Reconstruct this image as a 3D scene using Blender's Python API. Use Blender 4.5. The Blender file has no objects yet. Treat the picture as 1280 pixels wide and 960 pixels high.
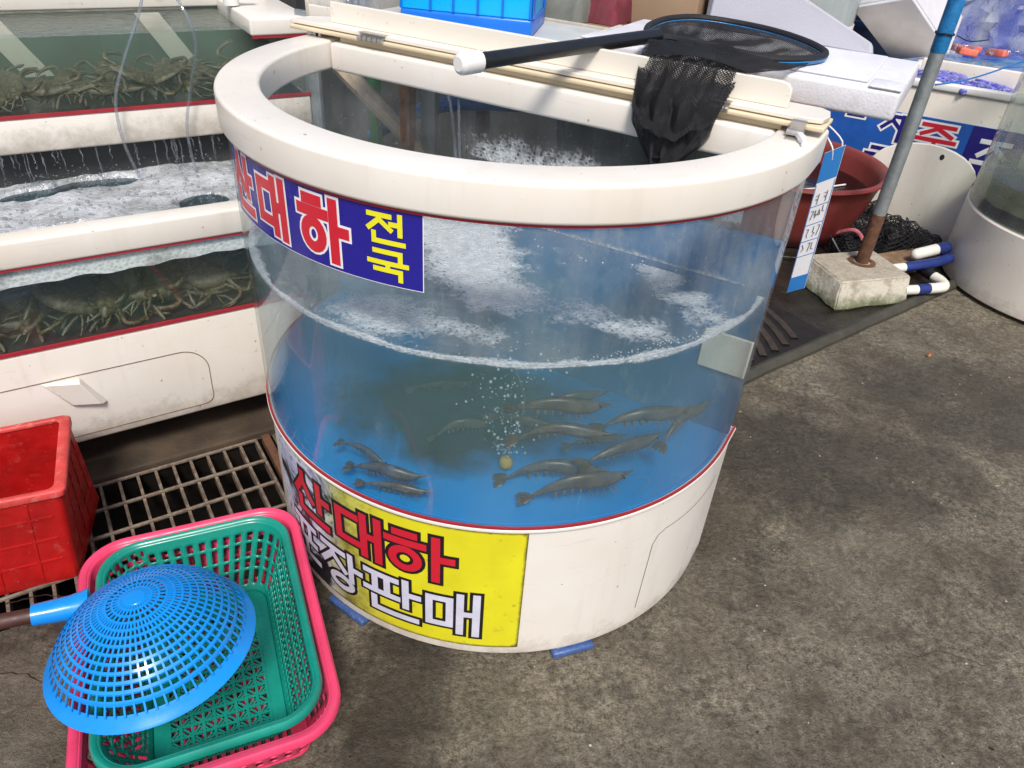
import bpy, bmesh, math, random
from mathutils import Vector, Matrix, noise
random.seed(7)
SC = bpy.context.scene
COL = SC.collection
R = math.radians
PI = math.pi

# ------------------------------------------------------------------ camera
cam_d = bpy.data.cameras.new('camera')
cam_d.sensor_width = 36.0
cam_d.lens = 930.0 / 1280.0 * 36.0
cam_d.clip_start = 0.02
cam_d.clip_end = 400
cam = bpy.data.objects.new('camera', cam_d)
COL.objects.link(cam)
pit, rol = R(35.0146), R(4.2859)
fwd = Vector((0, math.cos(pit), -math.sin(pit)))
up0 = Vector((0, math.sin(pit), math.cos(pit)))
rt0 = Vector((1, 0, 0))
rt = rt0 * math.cos(rol) + up0 * math.sin(rol)
up = -rt0 * math.sin(rol) + up0 * math.cos(rol)
m = Matrix((rt, up, -fwd)).transposed().to_4x4()
m.translation = Vector((0.02218, -1.51216, 1.401))
cam.matrix_world = m
SC.camera = cam

# ------------------------------------------------------------------ light
SUN_DIR = Vector((0.08, -0.58, 0.81)).normalized()      # towards the sun
elev = math.asin(SUN_DIR.z)
azim = math.atan2(SUN_DIR.x, SUN_DIR.y)
W = bpy.data.worlds.new('World')
SC.world = W
W.use_nodes = True
wn = W.node_tree.nodes
sky = wn.new('ShaderNodeTexSky')
sky.sky_type = 'NISHITA'
sky.sun_disc = False
sky.sun_elevation = elev
sky.sun_rotation = azim
sky.air_density = 1.0
sky.dust_density = 3.0
sky.ozone_density = 0.6
W.node_tree.links.new(sky.outputs['Color'], wn['Background'].inputs['Color'])
wn['Background'].inputs['Strength'].default_value = 0.13
sun_d = bpy.data.lights.new('sun', 'SUN')
sun_d.energy = 3.0
sun_d.angle = R(13)
sun_d.color = (1.0, 0.95, 0.87)
sun = bpy.data.objects.new('sun', sun_d)
COL.objects.link(sun)
sun.rotation_euler = SUN_DIR.to_track_quat('Z', 'Y').to_euler()
SC.view_settings.view_transform = 'Standard'
SC.view_settings.look = 'None'
SC.view_settings.exposure = 0.22
SC.view_settings.gamma = 1.0
SC.render.engine = 'CYCLES'
SC.cycles.max_bounces = 14
SC.cycles.transparent_max_bounces = 24
SC.cycles.volume_bounces = 1
SC.cycles.caustics_reflective = False
SC.cycles.caustics_refractive = False

# ------------------------------------------------------------------ materials
class NT:
    def __init__(s, name):
        s.m = bpy.data.materials.new(name)
        s.m.use_nodes = True
        s.t = s.m.node_tree
        s.t.nodes.clear()
        s.out = s.n('ShaderNodeOutputMaterial')
        s._co = None
    def n(s, typ, **kw):
        nd = s.t.nodes.new(typ)
        for k, v in kw.items():
            if k in nd.inputs.keys() and not hasattr(nd, k):
                nd.inputs[k].default_value = v
            else:
                setattr(nd, k, v)
        return nd
    def l(s, a, b): s.t.links.new(a, b)
    def co(s):
        if s._co is None: s._co = s.n('ShaderNodeTexCoord').outputs['Object']
        return s._co
    def noise(s, scale, detail=4, rough=.55, vec=None, dist=0):
        nd = s.n('ShaderNodeTexNoise')
        nd.inputs['Scale'].default_value = scale
        nd.inputs['Detail'].default_value = detail
        nd.inputs['Roughness'].default_value = rough
        nd.inputs['Distortion'].default_value = dist
        s.l(vec or s.co(), nd.inputs['Vector'])
        return nd.outputs['Fac']
    def ramp(s, fac, stops):
        nd = s.n('ShaderNodeValToRGB')
        el = nd.color_ramp.elements
        while len(el) < len(stops): el.new(0.5)
        for e, (p, c) in zip(el, stops):
            e.position = p
            e.color = (c, c, c, 1) if isinstance(c, (int, float)) else (*c, 1)
        s.l(fac, nd.inputs['Fac'])
        return nd.outputs['Color']
    def mix(s, fac, a, b, typ='MIX'):
        nd = s.n('ShaderNodeMix', data_type='RGBA', blend_type=typ)
        for sock, v in ((nd.inputs[0], fac), (nd.inputs[6], a), (nd.inputs[7], b)):
            if isinstance(v, (int, float)): sock.default_value = v
            elif isinstance(v, tuple): sock.default_value = (*v[:3], 1)
            else: s.l(v, sock)
        return nd.outputs[2]
    def math(s, op, a, b=0.0, clamp=False):
        nd = s.n('ShaderNodeMath', operation=op, use_clamp=clamp)
        for sock, v in ((nd.inputs[0], a), (nd.inputs[1], b)):
            if isinstance(v, (int, float)): sock.default_value = v
            else: s.l(v, sock)
        return nd.outputs[0]
    def bsdf(s, color, rough=.5, **kw):
        nd = s.n('ShaderNodeBsdfPrincipled')
        for k, v in (('Base Color', color), ('Roughness', rough)):
            if isinstance(v, (int, float)): nd.inputs[k].default_value = v
            elif isinstance(v, tuple): nd.inputs[k].default_value = (*v, 1)
            else: s.l(v, nd.inputs[k])
        for k, v in kw.items():
            k = k.replace('_', ' ')
            if isinstance(v, (int, float)): nd.inputs[k].default_value = v
            elif isinstance(v, tuple): nd.inputs[k].default_value = (*v, 1) if len(v) == 3 else v
            else: s.l(v, nd.inputs[k])
        return nd
    def bump(s, h, strength=.3, dist=.01):
        nd = s.n('ShaderNodeBump')
        nd.inputs['Strength'].default_value = strength
        nd.inputs['Distance'].default_value = dist
        s.l(h, nd.inputs['Height'])
        return nd.outputs['Normal']
    def done(s, sh): s.l(sh, s.out.inputs['Surface']); return s.m

def plain(name, color, rough=.45, var=.12, scale=6, bump=0, bscale=60, dirt=None, dirt_amt=.0, metallic=0, spec=.5, trans=0):
    t = NT(name)
    f = t.noise(scale, 5)
    lo = tuple(c * (1 - var) for c in color); hi = tuple(min(1, c * (1 + var)) for c in color)
    c = t.mix(t.ramp(f, [(.3, 0), (.7, 1)]), lo, hi)
    if dirt:
        d = t.ramp(t.noise(scale * 2.6, 8, .7), [(.62 - dirt_amt * .3, 0), (.80 - dirt_amt * .3, 1)])
        d = t.math('MULTIPLY', d, min(1, .35 + dirt_amt))
        c = t.mix(d, c, dirt)
        sp = t.ramp(t.noise(scale * 22, 2, .5), [(.70, 0), (.74, 1)])
        c = t.mix(t.math('MULTIPLY', sp, .5), c, dirt)
    rr = t.ramp(t.noise(scale * 4, 4), [(.3, max(0, rough - .08)), (.7, min(1, rough + .12))])
    b = t.bsdf(c, rr, Metallic=metallic)
    b.inputs['Specular IOR Level'].default_value = spec
    if trans: b.inputs['Subsurface Weight'].default_value = trans; b.inputs['Subsurface Radius'].default_value = (.02, .02, .02)
    if bump: t.l(t.bump(t.noise(bscale, 6, .65), bump, .004), b.inputs['Normal'])
    return t.done(b.outputs[0])

M = {}
def cream_mat():
    t = NT('worn_cream_plastic')
    c = t.mix(t.ramp(t.noise(2.2, 5, .6), [(.35, 0), (.65, 1)]), (.70, .645, .57), (.77, .735, .685))
    mp = t.n('ShaderNodeMapping'); mp.inputs['Scale'].default_value = (26, 26, 2.2); t.l(t.co(), mp.inputs['Vector'])
    st = t.ramp(t.noise(1.0, 6, .62, mp.outputs[0]), [(.56, 0), (.74, 1)])
    c = t.mix(t.math('MULTIPLY', st, .16), c, (.42, .33, .22))
    sm = t.ramp(t.noise(7, 8, .72), [(.60, 0), (.78, 1)])
    c = t.mix(t.math('MULTIPLY', sm, .28), c, (.46, .37, .26))
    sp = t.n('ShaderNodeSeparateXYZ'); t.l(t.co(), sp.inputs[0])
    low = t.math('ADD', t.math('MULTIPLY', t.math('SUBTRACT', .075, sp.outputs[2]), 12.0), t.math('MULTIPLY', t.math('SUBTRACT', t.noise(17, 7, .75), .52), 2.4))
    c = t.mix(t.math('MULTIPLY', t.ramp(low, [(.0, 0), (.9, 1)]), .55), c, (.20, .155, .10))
    dots = t.ramp(t.noise(75, 2, .5), [(.735, 0), (.76, 1)])
    c = t.mix(t.math('MULTIPLY', dots, .75), c, (.20, .14, .09))
    scr = t.n('ShaderNodeMapping'); scr.inputs['Scale'].default_value = (9, 9, 160); scr.inputs['Rotation'].default_value = (.25, .1, .4); t.l(t.co(), scr.inputs['Vector'])
    sc_ = t.ramp(t.noise(1.0, 3, .5, scr.outputs[0]), [(.68, 0), (.71, 1)])
    c = t.mix(t.math('MULTIPLY', sc_, .22), c, (.45, .40, .33))
    b = t.bsdf(c, t.ramp(t.noise(6, 5), [(.3, .26), (.7, .46)]))
    t.l(t.bump(t.noise(40, 5), .05, .003), b.inputs['Normal'])
    return t.done(b.outputs[0])
M['cream'] = cream_mat()
M['cream_clean'] = plain('cream_board', (.74, .695, .62), .38, .05, 3, dirt=(.5, .4, .28), dirt_amt=.03)
M['cream_dark'] = plain('cream_edge', (.66, .55, .38), .45, .08, 10)
M['white'] = plain('white_plastic', (.76, .75, .73), .4, .05, 5, dirt=(.5, .46, .4), dirt_amt=.05)
M['foam_board'] = plain('white_styrofoam', (.64, .64, .68), .6, .08, 9, .35, 220, dirt=(.42, .40, .37), dirt_amt=.10, trans=.1)
M['shaded_foam'] = plain('white_foam_shaded', (.40, .40, .46), .75, .05, 6, .25, 220)  # white foam with its shade put into an even lilac grey
M['red_trim'] = plain('red_trim', (.33, .022, .035), .35, .1, 20)
M['blue_floor'] = None
M['black'] = plain('black_plastic', (.012, .013, .016), .35, .2, 10)
M['net'] = plain('black_net_thread', (.010, .010, .013), .7, .2, 30)
M['metal'] = plain('hinge_metal', (.55, .52, .48), .35, .1, 40, metallic=.9, dirt=(.2, .09, .04), dirt_amt=.1)
M['rust'] = plain('rusty_steel', (.115, .050, .026), .8, .45, 30, .6, 120, dirt=(.035, .02, .015), dirt_amt=.4)
M['rust_grate'] = plain('weathered_grate_steel', (.15, .122, .095), .62, .5, 40, .8, 160, dirt=(.10, .030, .010), dirt_amt=.45)
M['galv'] = plain('galvanised_steel', (.30, .33, .34), .5, .2, 25, .25, 150, metallic=.55, dirt=(.18, .13, .10), dirt_amt=.1)
M['blue_paint'] = plain('blue_painted_steel', (.015, .17, .42), .28, .25, 25, .5, 60, dirt=(.25, .40, .52), dirt_amt=.1)
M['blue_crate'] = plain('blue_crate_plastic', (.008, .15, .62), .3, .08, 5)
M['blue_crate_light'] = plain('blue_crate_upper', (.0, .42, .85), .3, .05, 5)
M['strainer'] = plain('blue_strainer_plastic', (.006, .235, .70), .22, .08, 8)
M['teal'] = plain('teal_basket_plastic', (.006, .23, .175), .26, .2, 9, dirt=(.03, .16, .12), dirt_amt=.1)
M['pink'] = plain('pink_basket_plastic', (.70, .050, .135), .36, .15, 9, dirt=(.45, .12, .15), dirt_amt=.1)
M['red_plastic'] = plain('red_bucket_plastic', (.42, .009, .009), .38, .3, 9, dirt=(.55, .20, .17), dirt_amt=.10, trans=.1)
M['red_rim'] = plain('scuffed_red_rim', (.52, .05, .045), .55, .25, 20, dirt=(.60, .33, .29), dirt_amt=.25)
M['basin'] = plain('red_rubber', (.19, .032, .027), .45, .15, 6, .15, 40, dirt=(.12, .06, .05), dirt_amt=.1)
M['wood_handle'] = plain('brown_handle_wood', (.055, .018, .013), .5, .3, 14)
M['wood'] = plain('weathered_wood', (.21, .13, .075), .75, .4, 14, .5, 60, dirt=(.06, .045, .035), dirt_amt=.35)
M['pale_wood'] = plain('pale_timber', (.48, .38, .27), .8, .25, 16, .4, 60, dirt=(.22, .10, .05), dirt_amt=.3)
M['rust_bright'] = plain('orange_rust', (.30, .125, .055), .8, .4, 30, .5, 120, dirt=(.12, .05, .03), dirt_amt=.3)
M['green_post'] = plain('green_paint', (.02, .24, .06), .4, .15, 8)
M['dark'] = plain('dark_sheet', (.035, .038, .038), .6, .4, 5, .4, 20)
M['dark_green'] = plain('dark_green_tarp', (.022, .055, .046), .5, .6, 9, .5, 14)
M['blue_sheet'] = plain('blue_tarp', (.012, .045, .42), .45, .12, 3)
M['blue_hose'] = plain('blue_hose', (.03, .16, .45), .4, .2, 12)
M['navy'] = plain('navy_plastic', (.012, .03, .09), .4, .3, 6)
M['navy_tape'] = plain('navy_pipe_tape', (.012, .028, .16), .45, .2, 20)
M['pvc'] = plain('white_pipe', (.70, .67, .60), .4, .1, 12, dirt=(.35, .28, .2), dirt_amt=.1)
M['cardboard'] = plain('brown_cardboard', (.36, .25, .16), .8, .1, 6)
M['grey_cloth'] = plain('grey_cloth', (.16, .17, .15), .85, .3, 12, .6, 30)
M['maroon'] = plain('maroon_cloth', (.13, .018, .03), .8, .3, 12, .4, 30)
M['pink_rope'] = plain('pink_rope', (.40, .11, .13), .8, .3, 40)
M['cyan'] = plain('cyan_edge', (.03, .42, .45), .35, .15, 8)
M['purple_goods'] = plain('blue_purple_packs', (.10, .10, .42), .35, .7, 26, .8, 40, dirt=(.6, .6, .8), dirt_amt=.4)
M['coral_goods'] = plain('coral_packs', (.75, .16, .10), .5, .3, 14)
M['leaf'] = plain('orange_leaf', (.42, .13, .03), .7, .3, 40)
M['pebble'] = plain('pale_pebble', (.38, .35, .30), .8, .3, 60)
M['blue_wrap'] = plain('blue_plastic_wrap', (.05, .10, .26), .18, .25, 40, .5, 60, dirt=(.35, .42, .6), dirt_amt=.2)
M['plate_iron'] = plain('dark_cover_iron', (.012, .010, .009), .5, .4, 20, .6, 90, dirt=(.04, .022, .014), dirt_amt=.2)
M['rib_iron'] = plain('cast_iron', (.034, .026, .021), .65, .4, 20, .6, 90, dirt=(.09, .045, .025), dirt_amt=.3)
M['kerb'] = plain('dirty_kerb_edge', (.045, .042, .032), .75, .3, 14, .5, 90, dirt=(.02, .018, .015), dirt_amt=.3)
M['yellow'] = plain('yellow_stone', (.48, .35, .10), .7, .2, 40)
M['orange'] = plain('orange_valve', (.62, .27, .02), .4, .1, 10)
M['letter_red'] = plain('letter_red', (.58, .016, .035), .35, .03, 10)
M['letter_white'] = plain('letter_white', (.80, .79, .82), .35, .02, 10)
M['letter_yellow'] = plain('letter_yellow', (.78, .74, .02), .35, .03, 10)
M['letter_black'] = plain('letter_black', (.012, .010, .012), .4, .1, 10)
M['letter_lilac'] = plain('letter_lilac', (.60, .60, .72), .35, .1, 20, dirt=(.25, .2, .2), dirt_amt=.03)
M['letter_navy'] = plain('letter_navy', (.015, .012, .17), .35, .1, 10)
M['banner_blue'] = plain('banner_blue', (.018, .014, .26), .3, .05, 6)
M['banner_mid'] = plain('banner_mid_blue', (.012, .09, .40), .45, .12, 6, dirt=(.04, .06, .04), dirt_amt=.12)
M['ink'] = plain('ink', (.16, .16, .20), .5, .1, 10)
M['tag_blue'] = plain('tag_blue', (.03, .20, .56), .4, .06, 8)
M['groove'] = plain('groove_brown', (.16, .10, .06), .7, .2, 20)
M['stain'] = plain('rust_stain', (.42, .19, .05), .6, .4, 60)

def ground_mat():
    t = NT('rough_concrete')
    big = t.noise(1.1, 5, .62)
    mid = t.noise(16, 5, .62)
    fine = t.noise(62, 8, .72)
    grit = t.noise(210, 4, .75)
    v1 = t.n('ShaderNodeTexVoronoi'); v1.inputs['Scale'].default_value = 120; v1.inputs['Randomness'].default_value = 1
    t.l(t.co(), v1.inputs['Vector'])
    stone = v1.outputs['Color']
    g1 = t.ramp(fine, [(.37, 0), (.63, 1)])
    g2 = t.ramp(grit, [(.38, 0), (.62, 1)])
    f = t.math('ADD', t.math('MULTIPLY', g1, .6), t.math('MULTIPLY', g2, .4))
    c = t.ramp(f, [(.05, (.045, .037, .025)), (.35, (.175, .146, .100)), (.62, (.30, .262, .190)), (.95, (.48, .43, .335))])
    c = t.mix(t.math('MULTIPLY', t.ramp(stone, [(.60, 0), (.95, 1)]), .35), c, (.36, .32, .26))
    c = t.mix(t.math('MULTIPLY', t.ramp(mid, [(.38, 1), (.50, 0)]), .45), c, (.045, .037, .028))
    c = t.mix(t.math('MULTIPLY', t.ramp(big, [(.42, 1), (.60, 0)]), .42), c, (.055, .046, .036))
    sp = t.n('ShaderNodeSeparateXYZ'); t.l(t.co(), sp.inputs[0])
    dark_patch = None  # uneven dark ellipses mixed into the ground colour
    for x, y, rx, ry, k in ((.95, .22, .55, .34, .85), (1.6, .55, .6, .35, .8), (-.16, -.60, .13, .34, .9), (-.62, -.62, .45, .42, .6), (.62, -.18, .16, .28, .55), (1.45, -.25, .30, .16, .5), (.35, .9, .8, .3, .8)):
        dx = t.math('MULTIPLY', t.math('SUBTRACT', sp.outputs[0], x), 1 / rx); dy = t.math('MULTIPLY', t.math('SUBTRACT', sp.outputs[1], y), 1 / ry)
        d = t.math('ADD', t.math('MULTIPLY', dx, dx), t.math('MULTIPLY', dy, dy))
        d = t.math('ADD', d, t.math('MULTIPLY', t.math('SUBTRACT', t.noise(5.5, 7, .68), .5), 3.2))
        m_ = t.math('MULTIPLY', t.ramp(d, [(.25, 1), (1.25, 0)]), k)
        dark_patch = m_ if dark_patch is None else t.math('MAXIMUM', dark_patch, m_)
    c = t.mix(t.math('MULTIPLY', dark_patch, .72), c, (.026, .022, .017))
    c = t.mix(t.math('MULTIPLY', t.ramp(t.noise(5.2, 6, .66, dist=.5), [(.44, 0), (.62, 1)]), .42), c, (.070, .056, .036))
    c = t.mix(t.math('MULTIPLY', t.ramp(t.noise(3.1, 6, .62, dist=.4), [(.52, 0), (.68, 1)]), .30), c, (.33, .29, .215))
    rusty = t.math('MULTIPLY', t.ramp(t.noise(2.6, 4, .6), [(.52, 0), (.72, 1)]), .30)
    c = t.mix(rusty, c, (.125, .085, .055))
    moss = t.math('MULTIPLY', t.ramp(t.noise(4.6, 6, .7), [(.60, 0), (.75, 1)]), .30)
    c = t.mix(moss, c, (.080, .090, .036))
    pits = t.ramp(t.noise(34, 3, .5), [(.24, 1), (.28, 0)])
    c = t.mix(t.math('MULTIPLY', pits, .9), c, (.010, .009, .008))
    wet = t.math('SUBTRACT', .85, t.math('MULTIPLY', dark_patch, .38))  # roughness drops inside the dark ellipses
    b = t.bsdf(c, wet)
    h = t.math('ADD', t.math('MULTIPLY', fine, .9), t.math('MULTIPLY', grit, .5))
    h = t.math('SUBTRACT', h, t.math('MULTIPLY', pits, .8))
    t.l(t.bump(h, 1.0, .017), b.inputs['Normal'])
    return t.done(b.outputs[0])
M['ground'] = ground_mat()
M['pit'] = plain('pit_concrete', (.010, .008, .007), .35, .5, 8, .6, 40)
M['curb'] = plain('stained_concrete_curb', (.055, .038, .024), .8, .5, 8, .8, 90, dirt=(.035, .02, .014), dirt_amt=.35)

def glass_mat(name, tint, milk, gloss=.8, smear=3.0, above=None):
    t = NT(name)
    lw = t.n('ShaderNodeLayerWeight'); lw.inputs['Blend'].default_value = .5
    f = t.math('ADD', t.math('MULTIPLY', t.math('POWER', lw.outputs['Facing'], 4.0), gloss * .75), .035 * gloss / .8)
    tr = t.n('ShaderNodeBsdfTransparent'); tr.inputs['Color'].default_value = (*tint, 1)
    gl = t.n('ShaderNodeBsdfGlossy'); gl.inputs['Roughness'].default_value = .03
    mp = t.n('ShaderNodeMapping'); mp.inputs['Scale'].default_value = (1, 1, .28); t.l(t.co(), mp.inputs['Vector'])
    sm = t.ramp(t.noise(smear, 7, .68, mp.outputs[0]), [(.38, .15), (.75, 1)])
    drops = t.ramp(t.noise(190, 2, .5), [(.69, 0), (.73, 1)])
    df = t.n('ShaderNodeBsdfDiffuse'); df.inputs['Color'].default_value = (.62, .66, .70, 1)
    tl = t.n('ShaderNodeBsdfTranslucent'); tl.inputs['Color'].default_value = (.62, .66, .70, 1)
    md = t.n('ShaderNodeMixShader'); md.inputs[0].default_value = .5; t.l(df.outputs[0], md.inputs[1]); t.l(tl.outputs[0], md.inputs[2])
    mk = t.math('ADD', t.math('MULTIPLY', sm, milk), t.math('MULTIPLY', drops, milk * 1.2), True)
    if above:
        sp = t.n('ShaderNodeSeparateXYZ'); t.l(t.co(), sp.inputs[0])
        up_ = t.ramp(t.math('ADD', sp.outputs[2], t.math('MULTIPLY', t.math('SUBTRACT', t.noise(9, 5), .5), .03)), [(above - .004, 0), (above + .012, 1)])
        run = t.n('ShaderNodeMapping'); run.inputs['Scale'].default_value = (30, 30, 2.0); t.l(t.co(), run.inputs['Vector'])
        film = t.math('ADD', .05, t.math('MULTIPLY', t.ramp(t.noise(1.0, 5, .65, run.outputs[0]), [(.42, 0), (.75, 1)]), .16))
        film = t.math('ADD', film, t.math('MULTIPLY', t.ramp(t.noise(4.2, 6, .65), [(.48, 0), (.66, 1)]), .20))
        mk = t.math('ADD', mk, t.math('MULTIPLY', film, up_), True)  # splash film above the waterline; also carries the milky reflection as colour
        scr = t.n('ShaderNodeMapping'); scr.inputs['Scale'].default_value = (70, 70, 3.0); scr.inputs['Rotation'].default_value = (.3, .2, 0); t.l(t.co(), scr.inputs['Vector'])
        mk = t.math('ADD', mk, t.math('MULTIPLY', t.ramp(t.noise(1.0, 2, .5, scr.outputs[0]), [(.70, 0), (.73, 1)]), .10), True)
    m1 = t.n('ShaderNodeMixShader'); t.l(mk, m1.inputs[0]); t.l(tr.outputs[0], m1.inputs[1]); t.l(md.outputs[0], m1.inputs[2])
    m2 = t.n('ShaderNodeMixShader'); t.l(f, m2.inputs[0]); t.l(m1.outputs[0], m2.inputs[1]); t.l(gl.outputs[0], m2.inputs[2])
    return t.done(m2.outputs[0])
M['glass'] = glass_mat('acrylic_glass', (.93, .96, .96), .14, above=.757)
M['glass_back'] = glass_mat('wet_back_glass', (.88, .92, .92), .34, .8, 9)
M['glass_hazy'] = glass_mat('hazy_algae_glass', (.80, .84, .80), .42, .9, 5)
M['glass_side'] = glass_mat('clear_tank_glass', (.90, .94, .92), .06)
M['tube_clear'] = glass_mat('clear_tube', (.80, .84, .88), .45, 1.0, 20)
M['film'] = glass_mat('clear_plastic_film', (.88, .90, .94), .75, 1.0, 9)

def water_mat(name, tint, vcol, dens, ripple=20, rs=.25):
    t = NT(name)
    lw = t.n('ShaderNodeLayerWeight'); lw.inputs['Blend'].default_value = .5
    nrm = t.bump(t.noise(ripple, 4, .6), rs, .01)
    t.l(nrm, lw.inputs['Normal'])
    f = t.math('ADD', t.math('MULTIPLY', t.math('POWER', lw.outputs['Facing'], 4.0), .75), .03)
    tr = t.n('ShaderNodeBsdfTransparent'); tr.inputs['Color'].default_value = (*tint, 1)
    gl = t.n('ShaderNodeBsdfGlossy'); gl.inputs['Roughness'].default_value = .05; t.l(nrm, gl.inputs['Normal'])
    m2 = t.n('ShaderNodeMixShader'); t.l(f, m2.inputs[0]); t.l(tr.outputs[0], m2.inputs[1]); t.l(gl.outputs[0], m2.inputs[2])
    if dens:
        pv = t.n('ShaderNodeVolumePrincipled')
        pv.inputs['Color'].default_value = (*vcol, 1)
        pv.inputs['Density'].default_value = dens
        t.l(pv.outputs[0], t.out.inputs['Volume'])
    return t.done(m2.outputs[0])
M['water_round'] = water_mat('shrimp_water', (.96, .98, .98), (.36, .68, .62), .90)
M['water_crab'] = water_mat('crab_water', (.95, .98, .96), (.36, .46, .36), 2.0, 30, .4)
M['water_plain'] = water_mat('still_water', (.35, .42, .45), (.1, .1, .1), 0, 14, .2)

def foam_mat(name, col=(.74, .77, .80), holes=.45, soft=.12, scale=7, alpha=1.0):
    t = NT(name)
    n1 = t.noise(scale, 7, .65)
    a = t.ramp(n1, [(max(0, holes - soft), 0), (holes + soft, alpha)])
    vor = t.n('ShaderNodeTexVoronoi'); vor.inputs['Scale'].default_value = 120; t.l(t.co(), vor.inputs['Vector'])
    b = t.bsdf(t.mix(t.ramp(vor.outputs['Distance'], [(.1, 0), (.6, 1)]), tuple(c * .72 for c in col), col), .35)
    t.l(t.bump(t.math('ADD', vor.outputs['Distance'], t.noise(scale * 3, 5)), .28, .005), b.inputs['Normal'])
    tr = t.n('ShaderNodeBsdfTransparent')
    mx = t.n('ShaderNodeMixShader'); t.l(a, mx.inputs[0]); t.l(tr.outputs[0], mx.inputs[1]); t.l(b.outputs[0], mx.inputs[2])
    return t.done(mx.outputs[0])
M['foam'] = foam_mat('water_foam', holes=.40, soft=.10, scale=5)
M['foam_thin'] = foam_mat('thin_floating_foam', (.66, .72, .78), .52, .14, 8, .75)
M['bubble_white'] = plain('bubble_white', (.40, .46, .49), .08, .25, 20)
M['bubble'] = glass_mat('bubble_film', (.80, .86, .88), .55, 1.0, 40)

def blue_floor():
    t = NT('blue_tank_lining')
    c = t.mix(t.ramp(t.noise(4, 5), [(.3, 0), (.7, 1)]), (.005, .19, .50), (.010, .26, .66))
    sp = t.n('ShaderNodeSeparateXYZ'); t.l(t.co(), sp.inputs[0])
    dx = t.math('MULTIPLY', t.math('ADD', sp.outputs[0], .10), 3.4)
    dy = t.math('MULTIPLY', t.math('ADD', sp.outputs[1], .20), 4.4)
    d = t.math('ADD', t.math('MULTIPLY', dx, dx), t.math('MULTIPLY', dy, dy))
    d = t.math('ADD', d, t.math('MULTIPLY', t.math('SUBTRACT', t.noise(7, 6, .6), .5), 1.9))
    c = t.mix(t.ramp(d, [(.40, .96), (1.0, 0)]), c, (.030, .031, .026))  # uneven dark patch mixed into the blue
    return t.done(t.bsdf(c, .5).outputs[0])
M['blue_floor'] = blue_floor()

def splash_mat():
    t = NT('wet_blue_panel')
    c = t.mix(t.ramp(t.noise(5, 5), [(.3, 0), (.7, 1)]), (.010, .115, .290), (.022, .165, .380))
    mp = t.n('ShaderNodeMapping'); mp.inputs['Scale'].default_value = (1, 1, .5); t.l(t.co(), mp.inputs['Vector'])
    c = t.mix(t.math('MULTIPLY', t.ramp(t.noise(11, 7, .7, mp.outputs[0]), [(.50, 0), (.72, 1)]), .75), c, (.36, .41, .45))
    c = t.mix(t.math('MULTIPLY', t.ramp(t.noise(6, 5, .6), [(.58, 0), (.70, 1)]), .5), c, (.13, .14, .12))
    return t.done(t.bsdf(c, .35).outputs[0])
M['splash_panel'] = splash_mat()
def poster_mat():
    t = NT('printed_poster')
    at = t.n('ShaderNodeAttribute', attribute_name='uv_s')
    x = at.outputs['Fac']
    nz = t.noise(9, 6, .7, dist=.8)
    photo = t.ramp(nz, [(.34, (.010, .010, .013)), (.44, (.03, .03, .04)), (.50, (.42, .44, .58)), (.57, (.70, .70, .80)), (.66, (.10, .09, .05))])
    yel = t.mix(t.ramp(t.noise(14, 5), [(.3, 0), (.7, 1)]), (.66, .60, .018), (.74, .70, .02))
    mid = t.mix(t.ramp(t.noise(16, 6, .7), [(.35, 0), (.6, 1)]), (.10, .085, .02), (.55, .53, .10))
    k1 = t.ramp(t.math('ADD', x, t.math('MULTIPLY', t.math('SUBTRACT', nz, .5), .3)), [(.28, 0), (.40, 1)])
    k2 = t.ramp(t.math('ADD', x, t.math('MULTIPLY', t.math('SUBTRACT', nz, .5), .3)), [(.42, 0), (.56, 1)])
    c = t.mix(k1, photo, mid); c = t.mix(k2, c, yel)
    dirt = t.ramp(t.noise(30, 6, .8), [(.61, 0), (.70, 1)])
    c = t.mix(t.math('MULTIPLY', dirt, .7), c, (.07, .06, .03))
    ed = t.n('ShaderNodeAttribute', attribute_name='edge')
    e = t.ramp(t.math('ADD', ed.outputs['Fac'], t.math('MULTIPLY', t.math('SUBTRACT', t.noise(60, 5, .7), .5), .5)), [(.55, 0), (.95, .9)])
    c = t.mix(e, c, (.05, .038, .02))
    return t.done(t.bsdf(c, .35).outputs[0])
M['poster'] = poster_mat()

def crab_mat():
    t = NT('crab_shell')
    n1 = t.noise(13, 5, .6)
    c = t.ramp(n1, [(.30, (.022, .015, .008)), (.45, (.064, .047, .023)), (.58, (.12, .093, .046)), (.74, (.23, .19, .115))])
    c = t.mix(t.ramp(t.noise(95, 2, .5), [(.62, 0), (.68, .6)]), c, (.36, .34, .22))
    c = t.mix(t.ramp(t.noise(22, 5, .7), [(.60, 0), (.72, .7)]), c, (.06, .028, .014))
    b = t.bsdf(c, .26)
    t.l(t.bump(t.noise(90, 4, .6), .3, .003), b.inputs['Normal'])
    return t.done(b.outputs[0])
M['crab'] = crab_mat()
M['crab_pale'] = plain('crab_pale_underside', (.12, .105, .078), .4, .4, 30, dirt=(.05, .07, .07), dirt_amt=.3)
M['crab_blue'] = plain('crab_blue_claw', (.16, .26, .38), .4, .4, 30, dirt=(.05, .05, .03), dirt_amt=.3)
M['shrimp'] = plain('shrimp_shell', (.105, .095, .078), .3, .45, 60, dirt=(.03, .03, .022), dirt_amt=.3, trans=.15)
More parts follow.
